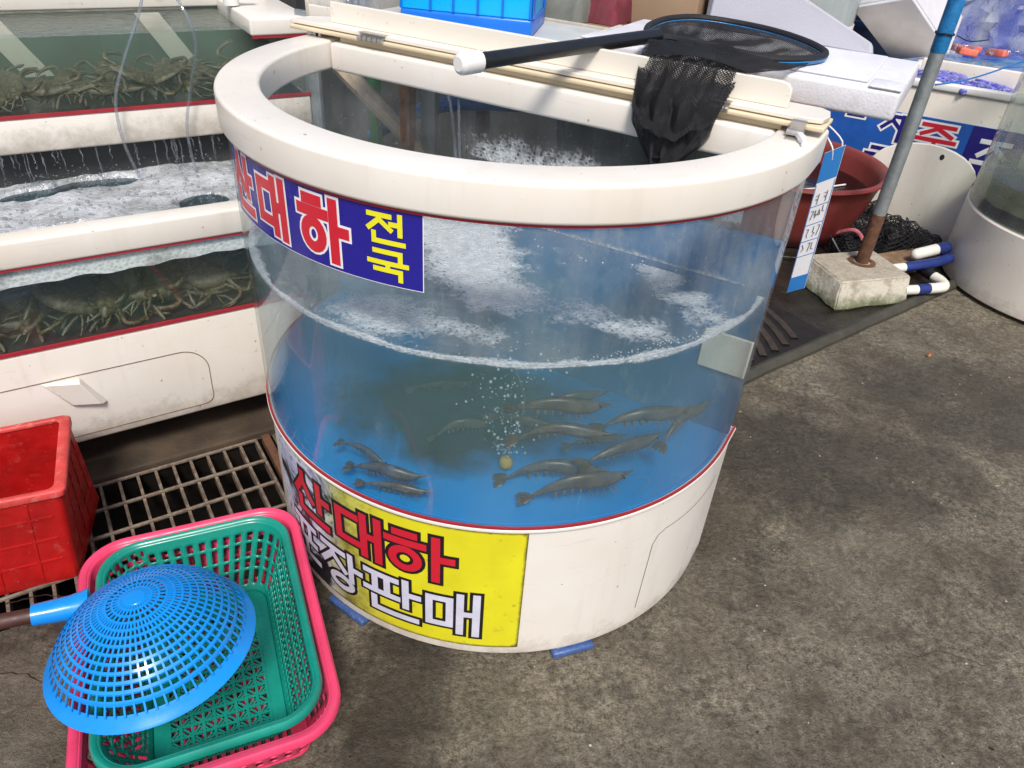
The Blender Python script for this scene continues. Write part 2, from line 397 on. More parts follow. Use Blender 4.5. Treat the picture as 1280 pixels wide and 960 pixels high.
def shrimp_mat():
    t = NT('shrimp_shell_banded')
    sp = t.n('ShaderNodeSeparateXYZ'); t.l(t.co(), sp.inputs[0])
    w = t.math('SINE', t.math('MULTIPLY', sp.outputs[0], 62.0))
    seg = t.math('MULTIPLY', t.ramp(w, [(.0, 0), (.9, 0), (1.0, 1)]), t.ramp(sp.outputs[0], [(.05, 1), (.08, 0)]))
    c = t.ramp(t.noise(9, 6, .7), [(.28, (.040, .034, .024)), (.5, (.105, .090, .064)), (.72, (.20, .175, .125))])
    c = t.mix(t.ramp(t.noise(60, 2, .5), [(.60, 0), (.68, .7)]), c, (.030, .026, .020))
    c = t.mix(t.math('MULTIPLY', seg, .7), c, (.030, .028, .022))
    b = t.bsdf(c, .3); b.inputs['Alpha'].default_value = .58
    return t.done(b.outputs[0])
M['shrimp'] = shrimp_mat()
M['shrimp_leg'] = plain('shrimp_leg', (.12, .11, .09), .35, .3, 60)
def block_mat():
    t = NT('mossy_cast_concrete')
    c = t.mix(t.ramp(t.noise(22, 7, .7), [(.32, 0), (.68, 1)]), (.30, .265, .205), (.47, .42, .34))
    c = t.mix(t.ramp(t.noise(130, 3), [(.62, 0), (.70, .8)]), c, (.14, .12, .09))
    sp = t.n('ShaderNodeSeparateXYZ'); t.l(t.co(), sp.inputs[0])
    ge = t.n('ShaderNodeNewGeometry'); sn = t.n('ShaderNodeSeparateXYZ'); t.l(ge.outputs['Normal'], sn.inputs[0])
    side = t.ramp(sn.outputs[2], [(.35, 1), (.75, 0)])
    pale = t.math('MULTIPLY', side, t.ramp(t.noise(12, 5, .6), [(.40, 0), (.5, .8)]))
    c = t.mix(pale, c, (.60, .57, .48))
    g = t.math('ADD', t.math('MULTIPLY', t.math('SUBTRACT', .075, sp.outputs[2]), 9.0), t.math('SUBTRACT', t.noise(26, 7, .75), .50))
    c = t.mix(t.math('MULTIPLY', t.ramp(g, [(.08, 0), (.55, .9)]), side), c, (.075, .105, .028))
    r = t.ramp(t.noise(40, 4), [(.6, 0), (.8, .35)])
    c = t.mix(r, c, (.20, .10, .04))
    b = t.bsdf(c, .85)
    t.l(t.bump(t.math('ADD', t.noise(60, 7, .75), t.noise(14, 4)), .9, .008), b.inputs['Normal'])
    return t.done(b.outputs[0])
M['block'] = block_mat()
M['silt'] = plain('green_silt', (.12, .125, .06), .8, .6, 12, .9, 30, dirt=(.03, .035, .015), dirt_amt=.4)
M['wet_dark'] = plain('wet_dark_stone', (.018, .016, .013), .3, .5, 10, .9, 50, dirt=(.12, .09, .02), dirt_amt=.12)
M['tray_floor'] = plain('tray_grey', (.50, .52, .52), .4, .1, 6)

# ------------------------------------------------------------------ builders
ORIG = {}
def wo(o):
    p = Vector((0, 0, 0))
    while o is not None:
        p += Vector(o.location); o = o.parent
    return p

class MB:
    def __init__(s): s.v = []; s.f = []
    def add(s, vs, fs):
        k = len(s.v); s.v += [tuple(v) for v in vs]; s.f += [tuple(i + k for i in f) for f in fs]; return s
    def hexa(s, p):    # 8 points: bottom 4 ccw, top 4
        return s.add(p, [(3, 2, 1, 0), (4, 5, 6, 7), (0, 1, 5, 4), (1, 2, 6, 5), (2, 3, 7, 6), (3, 0, 4, 7)])
    def box(s, x0, x1, y0, y1, z0, z1, fr=None):
        p = [(x0, y0, z0), (x1, y0, z0), (x1, y1, z0), (x0, y1, z0), (x0, y0, z1), (x1, y0, z1), (x1, y1, z1), (x0, y1, z1)]
        if fr: p = [fr(*q) for q in p]
        return s.hexa(p)
    def bevbox(s, x0, x1, y0, y1, z0, z1, r, fr=None):
        bm = bmesh.new()
        bmesh.ops.create_cube(bm, size=1)
        for v in bm.verts:
            v.co = Vector((x0 + (v.co.x + .5) * (x1 - x0), y0 + (v.co.y + .5) * (y1 - y0), z0 + (v.co.z + .5) * (z1 - z0)))
        bmesh.ops.bevel(bm, geom=bm.edges[:], offset=r, segments=3, affect='EDGES', profile=.5)
        bm.verts.index_update()
        vs = [tuple(v.co) for v in bm.verts]
        if fr: vs = [fr(*q) for q in vs]
        s.add(vs, [[v.index for v in f.verts] for f in bm.faces]); bm.free()
        return s
    def tube(s, pts, r, n=8, caps=True, closed=False, sq=None):
        pts = [Vector(p) for p in pts]; L = len(pts)
        rs = r if isinstance(r, (list, tuple)) else [r] * L
        ref = None; rings = []
        for i, p in enumerate(pts):
            if closed: d = (pts[(i + 1) % L] - pts[i - 1])
            else: d = pts[min(i + 1, L - 1)] - pts[max(i - 1, 0)]
            if d.length < 1e-9: d = Vector((0, 0, 1))
            d.normalize()
            if ref is None: ref = Vector((0, 0, 1)) if abs(d.z) < .9 else Vector((1, 0, 0))
            a = (ref - d * ref.dot(d))
            if a.length < 1e-5: a = d.orthogonal()
            a.normalize(); b = d.cross(a); ref = a
            fy = sq if sq else 1.0
            rings.append([p + a * math.cos(2 * PI * k / n) * rs[i] * fy + b * math.sin(2 * PI * k / n) * rs[i] for k in range(n)])
        vs = [q for rg in rings for q in rg]; fs = []
        for i in range(L if closed else L - 1):
            j = (i + 1) % L
            for k in range(n):
                k2 = (k + 1) % n
                fs.append((i * n + k, i * n + k2, j * n + k2, j * n + k))
        if caps and not closed:
            fs.append(tuple(range(n - 1, -1, -1))); fs.append(tuple((L - 1) * n + k for k in range(n)))
        return s.add(vs, fs)
    def grid(s, rows, close_u=False, close_v=False, skip=None):
        h = len(rows); w = len(rows[0]); fs = []
        for i in range(h if close_v else h - 1):
            for j in range(w if close_u else w - 1):
                if skip and skip(i, j): continue
                i2 = (i + 1) % h; j2 = (j + 1) % w
                fs.append((i * w + j, i * w + j2, i2 * w + j2, i2 * w + j))
        return s.add([p for r in rows for p in r], fs)
    def lathe(s, prof, c=(0, 0, 0), n=48, a0=0, a1=2 * PI, fr=None):
        full = abs(a1 - a0 - 2 * PI) < 1e-6
        rows = []
        for k in range(n if full else n + 1):
            a = a0 + (a1 - a0) * k / n
            rows.append([(c[0] + r * math.cos(a), c[1] + r * math.sin(a), c[2] + z) for r, z in prof])
        if fr: rows = [[fr(*p) for p in r] for r in rows]
        return s.grid(rows, close_v=full)
    def prism(s, poly, z0, z1, fr=None):
        n = len(poly)
        vs = [(x, y, z0) for x, y in poly] + [(x, y, z1) for x, y in poly]
        if fr: vs = [fr(*q) for q in vs]
        fs = [tuple(range(n - 1, -1, -1)), tuple(range(n, 2 * n))] + [(i, (i + 1) % n, n + (i + 1) % n, n + i) for i in range(n)]
        return s.add(vs, fs)
    def ball(s, c, rx, ry=None, rz=None, nu=10, nv=6, mat=None):
        ry = ry or rx; rz = rz or rx
        vs = []; fs = []
        for i in range(nv + 1):
            th = PI * i / nv
            for j in range(nu):
                ph = 2 * PI * j / nu
                q = Vector((rx * math.sin(th) * math.cos(ph), ry * math.sin(th) * math.sin(ph), rz * math.cos(th)))
                if mat is not None: q = mat @ q
                vs.append(tuple(Vector(c) + q))
        for i in range(nv):
            for j in range(nu):
                fs.append((i * nu + j, (i + 1) * nu + j, (i + 1) * nu + (j + 1) % nu, i * nu + (j + 1) % nu))
        return s.add(vs, fs)
    def build(s, name, mt, parent=None, smooth=True, kind=None, label=None, solid=0, bevel=0, ang=35):
        me = bpy.data.meshes.new(name)
        off = wo(parent) if parent else Vector((0, 0, 0))
        me.from_pydata([Vector(v) - off for v in s.v], [], s.f)
        bm = bmesh.new(); bm.from_mesh(me)
        bmesh.ops.remove_doubles(bm, verts=bm.verts, dist=1e-6)
        bmesh.ops.recalc_face_normals(bm, faces=bm.faces)
        bm.to_mesh(me); bm.free()
        if smooth:
            me.polygons.foreach_set('use_smooth', [True] * len(me.polygons))
            me.set_sharp_from_angle(angle=R(ang))
        me.materials.append(M[mt] if isinstance(mt, str) else mt)
        o = bpy.data.objects.new(name, me); COL.objects.link(o)
        if parent: o.parent = parent
        if kind: o['kind'] = kind
        if label: o['label'] = label
        if solid:
            md = o.modifiers.new('thick', 'SOLIDIFY'); md.thickness = solid; md.offset = 0
        if bevel:
            md = o.modifiers.new('bevel', 'BEVEL'); md.width = bevel; md.segments = 2; md.limit_method = 'ANGLE'; md.angle_limit = R(40)
        return o

def thing(name, label, cat, loc=(0, 0, 0), group=None):
    o = bpy.data.objects.new(name, None); COL.objects.link(o); o.empty_display_size = .05
    o.location = loc; o['label'] = label; o['category'] = cat
    if group: o['group'] = group
    return o
def tag(o, label, cat, group=None):
    o['label'] = label; o['category'] = cat
    if group: o['group'] = group
    return o
def copy_tree(o, parent=None):
    c = o.copy(); COL.objects.link(c); c.parent = parent
    for ch in [x for x in o.children]: copy_tree(ch, c)
    return c
def smooth_pts(pts, n=6, closed=False):
    P = [Vector(p) for p in pts]; out = []; L = len(P)
    for i in range(L if closed else L - 1):
        if closed: a, b, c, d = P[i - 1], P[i], P[(i + 1) % L], P[(i + 2) % L]
        else: a, b, c, d = P[max(i - 1, 0)], P[i], P[i + 1], P[min(i + 2, L - 1)]
        for k in range(n):
            t = k / n
            out.append(.5 * ((2 * b) + (c - a) * t + (2 * a - 5 * b + 4 * c - d) * t * t + (3 * b - a - 3 * c + d) * t ** 3))
    if not closed: out.append(P[-1])
    return out

# frames: the crab tanks on the left (LF) and the straight back of the round tank (CF)
EL = Vector((math.cos(R(34)), math.sin(R(34)), 0)); NL = Vector((math.sin(R(34)), -math.cos(R(34)), 0))
def LF(e, b, z): return EL * e + NL * (-.52 - b) + Vector((0, 0, z))
EC = Vector((math.cos(R(-27.5)), math.sin(R(-27.5)), 0)); NC = Vector((math.sin(R(-27.5)), -math.cos(R(-27.5)), 0))
def CF(e, b, z): return EC * e - NC * b + Vector((0, -.006, z))

# ------------------------------------------------------------------ ground, drain pit
PE0, PE1, PB0, PB1 = -2.6, -.47, -.42, -.035
g = MB()
es = [-60, PE0, PE1, 60]; bs = [-60, PB0, PB1, 60]
g.grid([[LF(e, b, 0) for e in es] for b in bs], skip=lambda i, j: i == 1 and j == 1)
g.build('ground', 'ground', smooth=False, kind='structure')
p = MB()
A = [LF(PE0, PB0, 0), LF(PE1, PB0, 0), LF(PE1, PB1, 0), LF(PE0, PB1, 0)]
B = [v - Vector((0, 0, .3)) for v in A]
p.add(A + B, [(0, 1, 5, 4), (1, 2, 6, 5), (2, 3, 7, 6), (3, 0, 4, 7), (4, 5, 6, 7)])
p.build('drain_pit', 'pit', smooth=False, kind='structure')
# concrete curb under the crab tank
cb = MB(); cb.bevbox(-2.6, -.10, -.033, .30, -.05, .022, .008, LF)
cb.build('drain_curb', 'curb', kind='structure')

# steel grating
gr = thing('drain_grating', 'rusty steel grating over the drain pit in front of the crab tanks', 'grating', LF(-.9, -.2, 0))
bar_me = None
def add_bar(mb_fn, src, name, loc):
    if src is None:
        o = mb_fn().build(name, 'rust_grate', gr); return o
    o = src.copy(); COL.objects.link(o); o.parent = gr; return o
first = None
ce = -.517
k = 0
while ce > -2.1:
    if first is None:
        b = MB(); b.box(ce - .0036, ce + .0036, -.405, -.038, -.030, .002, LF)
        first = b.build('cross_bar', 'rust_grate', gr); c0 = ce
    else:
        o = first.copy(); COL.objects.link(o); o.parent = gr; o.location = EL * (ce - c0)
    ce -= .0449; k += 1
firstl = None
for i, bb in enumerate([-.040, -.137, -.234, -.331, -.404]):
    if firstl is None:
        b = MB(); b.tube([LF(-2.1, bb, .003), LF(-.515, bb, .003)], .0052, 6)
        firstl = b.build('long_bar', 'rust_grate', gr); b0 = bb
    else:
        o = firstl.copy(); COL.objects.link(o); o.parent = gr; o.location = -NL * (bb - b0)
b = MB(); b.box(-.500, -.478, -.42, -.030, -.02, .008, LF); b.build('end_frame', 'rust', gr)

# ------------------------------------------------------------------ round shrimp tank
A0, A1 = R(-207.5), R(-27.5)
TZ = .025
tank = thing('shrimp_tank', 'round cream shrimp tank with clear curved front and straight back on the concrete', 'fish tank', (0, 0, 0))
def dplan(r, back, n=72):
    """plan of the D: arc then straight to the back edge"""
    pts = [Vector((r * math.cos(A0 + (A1 - A0) * i / n), r * math.sin(A0 + (A1 - A0) * i / n))) for i in range(n + 1)]
    ext = Vector((-NC.x, -NC.y)) * back
    return [pts[0] + ext] + pts + [pts[-1] + ext]
def sweep(mb, prof, back=.075, n=96):
    """sweep (r,z) profile round the D plan (open at the back)"""
    rows = []
    for r, z in prof: rows.append([(q.x, q.y, z) for q in dplan(r, back, n)])
    mb.grid([list(c) for c in zip(*rows)], close_u=True)
    w = len(prof); L = len(rows[0])
    base = len(mb.v) - w * L
    mb.f.append(tuple(base + i for i in range(w))); mb.f.append(tuple(base + (L - 1) * w + i for i in range(w - 1, -1, -1)))
def rrect(x0, x1, z0, z1, r, seg=4):
    out = []
    for cx, cz, a in ((x1 - r, z1 - r, 0), (x0 + r, z1 - r, 90), (x0 + r, z0 + r, 180), (x1 - r, z0 + r, 270)):
        for i in range(seg + 1):
            t = R(a + 90 * i / seg); out.append((cx + r * math.cos(t), cz + r * math.sin(t)))
    return out
b = MB(); sweep(b, rrect(.486, .5626, .998, 1.0585, .007)); b.build('rim', 'cream', tank, ang=60)
b = MB(); b.bevbox(-.484, .484, .0, .073, .9985, 1.056, .007, CF); b.build('back_rail', 'cream', tank)
b = MB(); sweep(b, [(.5535, .9935), (.5560, .9935), (.5560, .9990), (.5535, .9990)], .07); b.build('upper_trim', 'red_trim', tank, ang=60)
b = MB(); sweep(b, [(.551, .4035), (.5545, .4035), (.5545, .4095), (.551, .4095)], .07); b.build('lower_trim', 'red_trim', tank, ang=60)
b = MB(); sweep(b, rrect(.520, .5555, .3945, .4035, .0025), .073); b.build('base_lip', 'cream', tank, ang=60)
# base: shell with a bottom and top deck
b = MB(); pl = dplan(.549, .075); b.prism([(q.x, q.y) for q in pl], TZ, .394); b.build('base', 'cream', tank, ang=40, bevel=.004)
b = MB(); pl = dplan(.546, .03); b.prism([(q.x, q.y) for q in pl], .3945, .410); b.build('tank_floor', 'blue_floor', tank)
def arc_sheet(mb, r, a0, a1, z0, z1, n=96, nz=1):
    mb.grid([[(r * math.cos(a0 + (a1 - a0) * i / n), r * math.sin(a0 + (a1 - a0) * i / n), z0 + (z1 - z0) * j / nz) for i in range(n + 1)] for j in range(nz + 1)])
    return mb
b = MB(); pl = dplan(.552, .04)
b.grid([[(q.x, q.y, z) for q in pl] for z in (.4096, .9934)]); b.build('front_glass', 'glass', tank)
b = MB(); b.grid([[CF(e, .040, z) for e in (-.1495, .551)] for z in (.8605, .9975)]); b.grid([[CF(e, .0402, z) for e in (-.551, -.1505)] for z in (.7575, .9975)]); b.build('back_glass', 'glass_back', tank, smooth=False)
b = MB(); b.box(-.545, .545, .034, .046, .4105, .757, CF); b.build('back_panel', 'splash_panel', tank, smooth=False)
b = MB(); b.box(.445, .545, .026, .033, .56, .648, CF); b.build('reflection_plate', 'cream_clean', tank, bevel=.002)  # added plate that stands in for a cream internal reflection
b = MB(); b.box(-.15, .545, .034, .046, .7575, .860, CF); b.build('splash_panel', 'splash_panel', tank, smooth=False)
# water
b = MB(); pl = dplan(.5455, .030); b.prism([(q.x, q.y) for q in pl], .4125, .755); b.build('water', 'water_round', tank, ang=40)
# foam sheets floating
def foam_patch(mb, cx, cy, rx, ry, z, rot=0, seed=0, n=40):
    rings = []
    ctr = Vector((cx, cy, z))
    for k in range(5):
        ring = []
        for i in range(n):
            a = 2 * PI * i / n
            f = 1 + .35 * noise.noise(Vector((math.cos(a) * 1.5 + seed, math.sin(a) * 1.5, seed * 3.1))) + .12 * noise.noise(Vector((math.cos(a) * 5 + seed, math.sin(a) * 5, 1)))
            q = Vector((rx * math.cos(a), ry * math.sin(a))) * f * (k + 1) / 5
            x = cx + q.x * math.cos(rot) - q.y * math.sin(rot); y = cy + q.x * math.sin(rot) + q.y * math.cos(rot)
            rr = math.hypot(x, y)
            if rr > .54: x *= .54 / rr; y *= .54 / rr
            ring.append((x, y, z + .003 * (1 - (k / 4.0) ** 2)))
        rings.append(ring)
    mb.grid(rings, close_u=True)
    k0 = len(mb.v) - 5 * n
    mb.f.append(tuple(k0 + i for i in range(n)))
BL = [(-.13, .0, .11, .09, 1.0), (-.06, -.17, .075, .13, 1.0), (-.02, -.31, .055, .055, .95), (-.20, -.02, .12, .10, .9), (.30, -.16, .035, .10, .8), (.34, -.27, .06, .03, .7), (-.20, -.41, .10, .05, .8), (-.10, -.44, .08, .03, .7), (.20, .02, .12, .05, .6), (.40, -.10, .07, .04, .6), (.12, -.36, .06, .04, .5), (.22, -.40, .07, .03, .55), (.10, -.10, .05, .03, .4), (.38, -.33, .05, .05, .6)]
def foam_sheet(name, rows, fn, mt):
    b = MB(); b.grid(rows); o = b.build(name, mt, tank, kind='stuff')
    at = o.data.attributes.new('foam', 'FLOAT', 'POINT')
    for i, v in enumerate(o.data.vertices): at.data[i].value = fn(v.co)
    return o
def fv(p_):
    v = 0
    for x, y, rx, ry, s_ in BL:
        d = ((p_.x - x) / rx) ** 2 + ((p_.y - y) / ry) ** 2
        v = max(v, s_ * math.exp(-.55 * d))
    v += .30 * noise.noise(Vector((p_.x * 9, p_.y * 9, .7))) + .18 * noise.noise(Vector((p_.x * 24, p_.y * 24, .2)))
    return v
def foam_attr_mat(name, lo, hi, amax):
    t = NT(name)
    at = t.n('ShaderNodeAttribute', attribute_name='foam')
    f = t.math('ADD', at.outputs['Fac'], t.math('MULTIPLY', t.math('SUBTRACT', t.noise(48, 7, .75), .5), 1.0))
    hole = t.n('ShaderNodeTexVoronoi'); hole.inputs['Scale'].default_value = 105; t.l(t.co(), hole.inputs['Vector'])
    f = t.math('SUBTRACT', f, t.math('MULTIPLY', t.ramp(hole.outputs['Distance'], [(.10, 1), (.38, 0)]), .26))
    a = t.ramp(f, [(lo, 0), (lo + (hi - lo) * .25, amax * .30), (hi, amax)])
    vor = t.n('ShaderNodeTexVoronoi'); vor.inputs['Scale'].default_value = 170; t.l(t.co(), vor.inputs['Vector'])
    c = t.mix(t.ramp(t.noise(50, 5, .7), [(.3, 0), (.65, 1)]), (.42, .47, .52), (.72, .75, .78))
    b = t.bsdf(c, .3)
    t.l(t.bump(t.math('ADD', vor.outputs['Distance'], t.noise(26, 5)), .5, .005), b.inputs['Normal'])
    tr = t.n('ShaderNodeBsdfTransparent'); mx = t.n('ShaderNodeMixShader')
    t.l(a, mx.inputs[0]); t.l(tr.outputs[0], mx.inputs[1]); t.l(b.outputs[0], mx.inputs[2])
    return t.done(mx.outputs[0])
M['foam_attr'] = foam_attr_mat('floating_foam', .26, .66, .94)
rows = []
for j in range(70):
    f_ = .004 + .986 * j / 69
    rows.append([(f_ * .543 * math.cos(A0 + (A1 - A0) * i / 160), f_ * .543 * math.sin(A0 + (A1 - A0) * i / 160), .7566) for i in range(161)])
foam_sheet('floating_foam', rows, fv, 'foam_attr')
def fr_(p_):
    a = math.atan2(p_.y, p_.x); rr = math.hypot(p_.x, p_.y)
    d = .28 + .95 * noise.noise(Vector((a * 5.5, .3, 2))) + .30 * noise.noise(Vector((a * 15, 1, 2)))
    return 1.15 - (.5445 - rr) / (.008 + .022 * max(0, d))
rows = [[((.5447 - .034 * j / 12) * math.cos(A0 + (A1 - A0) * i / 260), (.5447 - .034 * j / 12) * math.sin(A0 + (A1 - A0) * i / 260), .7577 + .002 * (1 - j / 12)) for i in range(261)] for j in range(13)]
foam_sheet('foam_ring', rows, fr_, 'foam_attr')
rows = [[((.5449) * math.cos(A0 + (A1 - A0) * i / 260), (.5449) * math.sin(A0 + (A1 - A0) * i / 260), .7595 - .013 * j / 4) for i in range(261)] for j in range(5)]
foam_sheet('foam_lip', rows, lambda p_: 1.0 - (.7595 - p_.z) / (.0045 + .008 * max(0, .5 + noise.noise(Vector((math.atan2(p_.y, p_.x) * 4.0, .3, 2))))), 'foam_attr')
def bkf(p_): return .52 - abs(p_.z - .757) / (.016 + .030 * max(0, .4 + noise.noise(Vector((p_.x * 14, p_.y * 14, 3)))))
rows = [[CF(-.50 + 1.0 * i / 120, .0335, .757 + .10 * j / 10) for i in range(121)] for j in range(11)]
foam_sheet('splash_foam', rows, bkf, 'foam_attr')
def spray(p_):
    e = p_.dot(EC); st = noise.noise(Vector((e * 26, p_.z * 7 - e * 4, 6)))
    low_ = (.918 + .016 * noise.noise(Vector((e * 13, .4, 9))) + .006 * noise.noise(Vector((e * 50, .4, 9))) - p_.z) / .02
    fade = max(0, min(1, (e + .20) / .12)) * max(0, min(1, (p_.z - .866) / .01))
    return fade * max(.14 + .34 * max(0, st) * max(0, min(1, (e + .10) / .3)), min(.60, .36 + low_ * .16))
rows = [[CF(-.22 + .68 * i / 160, .0385, .868 + .12 * j / 30) for i in range(161)] for j in range(31)]
foam_sheet('spray', rows, spray, 'foam_attr')
# bubbles along the water line
b = MB(); rb = random.Random(3)
for i in range(1400):
    t = rb.random(); a = A0 + (A1 - A0) * t
    d = 1 + .9 * noise.noise(Vector((t * 9, 2.2, .4)))
    if rb.random() > .35 + .5 * d: continue
    rad = rb.uniform(.0004, .0013) * max(.45, d)
    rr = .5435 - rb.random() ** 2 * .022 * max(.3, d)
    b.ball((rr * math.cos(a), rr * math.sin(a), .756 + rb.uniform(-.002, .003)), rad, nu=6, nv=4)
for i in range(60):
    e = rb.uniform(-.42, .42); bb = rb.uniform(-.06, .02)
    q = CF(e, bb, .757); b.ball(q, rb.uniform(.0008, .0025), nu=6, nv=4)
b.build('bubbles', 'bubble_white', tank, kind='stuff')
# splash drops on the back glass and the bubble column
b = MB()
for i in range(480):
    t = rb.random() ** 1.3; s_ = .014 + .05 * t
    b.ball((.025 + rb.gauss(-.02 * t + .03 * noise.noise(Vector((t * 6, 1, 1))), s_ * (.5 + rb.random())), -.37 + rb.gauss(-.02, s_ * .6), .45 + t * .29), .0005 + .0026 * rb.random() ** 3, nu=7, nv=5)
b.build('air_bubbles', 'bubble_white', tank, kind='stuff')
o = MB().ball((.022, -.394, .428), .014, .014, .016, 14, 9).build('air_stone', 'yellow', tank)
b = MB(); b.tube(smooth_pts([(.022, -.394, .44), (.03, -.36, .45), (.05, -.2, .46), (-.03, .0, .5), CF(-.13, .0, .75), CF(-.16, .0, .95), CF(-.17, -.002, 1.0)], 6), .0032, 7); b.build('air_tube', 'tube_clear', tank)
b = MB(); b.tube(smooth_pts([CF(-.155, .012, 1.0), CF(-.15, .012, .9), CF(-.14, .005, .76)], 5), .003, 7); b.build('air_tube', 'tube_clear', tank)
# hinged cover boards, upright board
b = MB(); b.bevbox(-.600, .560, .004, .085, 1.0685, 1.0765, .0025, CF); b.build('cover_board', 'cream_dark', tank)
b = MB()
poly = [(-.604, .012), (.528, .012), (.552, .02), (.558, .05), (.552, .085), (.535, .10), (-.56, .10), (-.60, .06)]
b.prism(poly, 1.0785, 1.0865, CF); b.build('cover_board', 'cream_clean', tank, bevel=.0015)
b = MB()
poly = [(-.515, 1.0868), (.487, 1.0868), (.487, 1.116), (.480, 1.125), (.468, 1.128), (-.515, 1.128)]
vs = [CF(e, .045, z) for e, z in poly] + [CF(e, .055, z) for e, z in poly]
n_ = len(poly); b.add(vs, [tuple(range(n_)), tuple(range(2 * n_ - 1, n_ - 1, -1))] + [(i, n_ + i, n_ + (i + 1) % n_, (i + 1) % n_) for i in range(n_)])
b.build('upright_board', 'cream_clean', tank, bevel=.0015)
b = MB(); b.bevbox(-.47, .49, .02, .07, 1.0562, 1.0683, .002, CF); b.build('spacer', 'cream_dark', tank)
def hinge(e0, e1):
    o = None
    b = MB(); n = 5
    for i in range(n):
        a_, c_ = e0 + (e1 - e0) * i / n, e0 + (e1 - e0) * (i + 1) / n
        b.tube([CF(a_ + .001, .002, 1.0775), CF(c_ - .001, .002, 1.0775)], .0052, 10)
    b.box(e0, e1, .004, .022, 1.0868, 1.0882, CF)
    b.build('hinge', 'metal', tank)
hinge(-.405, -.338); hinge(.366, .40)
# bracket at the left end and the latch at the right
b = MB(); b.box(-.55, -.515, .005, .05, 1.0586, 1.0605, CF); b.box(-.540, -.532, .012, .045, 1.0605, 1.0683, CF); b.box(-.524, -.518, .012, .045, 1.0605, 1.0683, CF)
b.build('bracket', 'metal', tank)
b = MB(); b.box(.507, .532, -.035, .012, 1.0587, 1.0605, CF); b.box(.508, .531, -.012, .003, 1.0606, 1.0835, CF); b.tube([CF(.506, -.016, 1.067), CF(.533, -.016, 1.067)], .006, 8)
b.build('latch', 'metal', tank)
b = MB(); b.tube(smooth_pts([CF(.528, -.02, 1.064), CF(.540, -.045, 1.0635), CF(.545, -.062, 1.060)], 4), [.007] * 4 + [.005] * 4 + [.002], 8); b.build('latch_strap', 'white', tank)
# feet wrapped in blue plastic
for ang, wd in ((-69, .048), (-124, .055)):
    a = R(ang); c = Vector((math.cos(a), math.sin(a), 0)); t_ = Vector((-math.sin(a), math.cos(a), 0))
    fr = lambda x, y, z: c * (.535 + y) + t_ * x + Vector((0, 0, z))
    b = MB(); b.bevbox(-wd, wd, -.10, .022, .002, .0200, .005, fr)
    b.bevbox(-wd + .008, wd - .02, -.09, .012, .0205, .0248, .002, fr)
    o = b.build('foot_pad', 'blue_wrap', tank)
# access hatch groove on the base (a thin recessed line drawn as a sunken strip)
def cyl(a, z, r): return (r * math.cos(a), r * math.sin(a), z)
def cyl_ribbon(mb, pts, w, r, closed=False, cap=0.0, step=.008):
    """ribbon of half-width w along (s,z) metric points, wrapped on the cylinder: s = arc length at radius .552"""
    P = [Vector(p) for p in pts]
    if not closed and cap:
        d = (P[0] - P[1]).normalized(); P[0] = P[0] + d * cap
        d = (P[-1] - P[-2]).normalized(); P[-1] = P[-1] + d * cap
    L = len(P); Lft = []; Rgt = []
    for i in range(L):
        if closed or 0 < i < L - 1:
            d1 = (P[i] - P[i - 1]).normalized(); d2 = (P[(i + 1) % L] - P[i]).normalized()
            n1 = Vector((-d1.y, d1.x)); n2 = Vector((-d2.y, d2.x)); m_ = (n1 + n2)
            m_ = m_.normalized() if m_.length > 1e-6 else n1
            k_ = w / max(.45, m_.dot(n1))
        elif i == 0:
            d2 = (P[1] - P[0]).normalized(); m_ = Vector((-d2.y, d2.x)); k_ = w
        else:
            d1 = (P[-1] - P[-2]).normalized(); m_ = Vector((-d1.y, d1.x)); k_ = w
        Lft.append(P[i] + m_ * k_); Rgt.append(P[i] - m_ * k_)
    for i in range(L if closed else L - 1):
        j = (i + 1) % L
        n = max(1, int((P[j] - P[i]).length / step))
        nw = max(1, int(2 * w / .01))
        rows = []
        for q in range(n + 1):
            l_ = Lft[i].lerp(Lft[j], q / n); g_ = Rgt[i].lerp(Rgt[j], q / n)
            rows.append([cyl(l_.lerp(g_, x / nw).x / .552, l_.lerp(g_, x / nw).y, r) for x in range(nw + 1)])
        mb.grid(rows)
b = MB()
S_ = lambda deg: R(deg) * .552
cyl_ribbon(b, [(S_(-53.2), .075), (S_(-52.4), .27), (S_(-51.2), .292), (S_(-49), .300), (S_(-20), .300)], .0011, .5494)
b.build('hatch_groove', 'groove', tank, smooth=False)
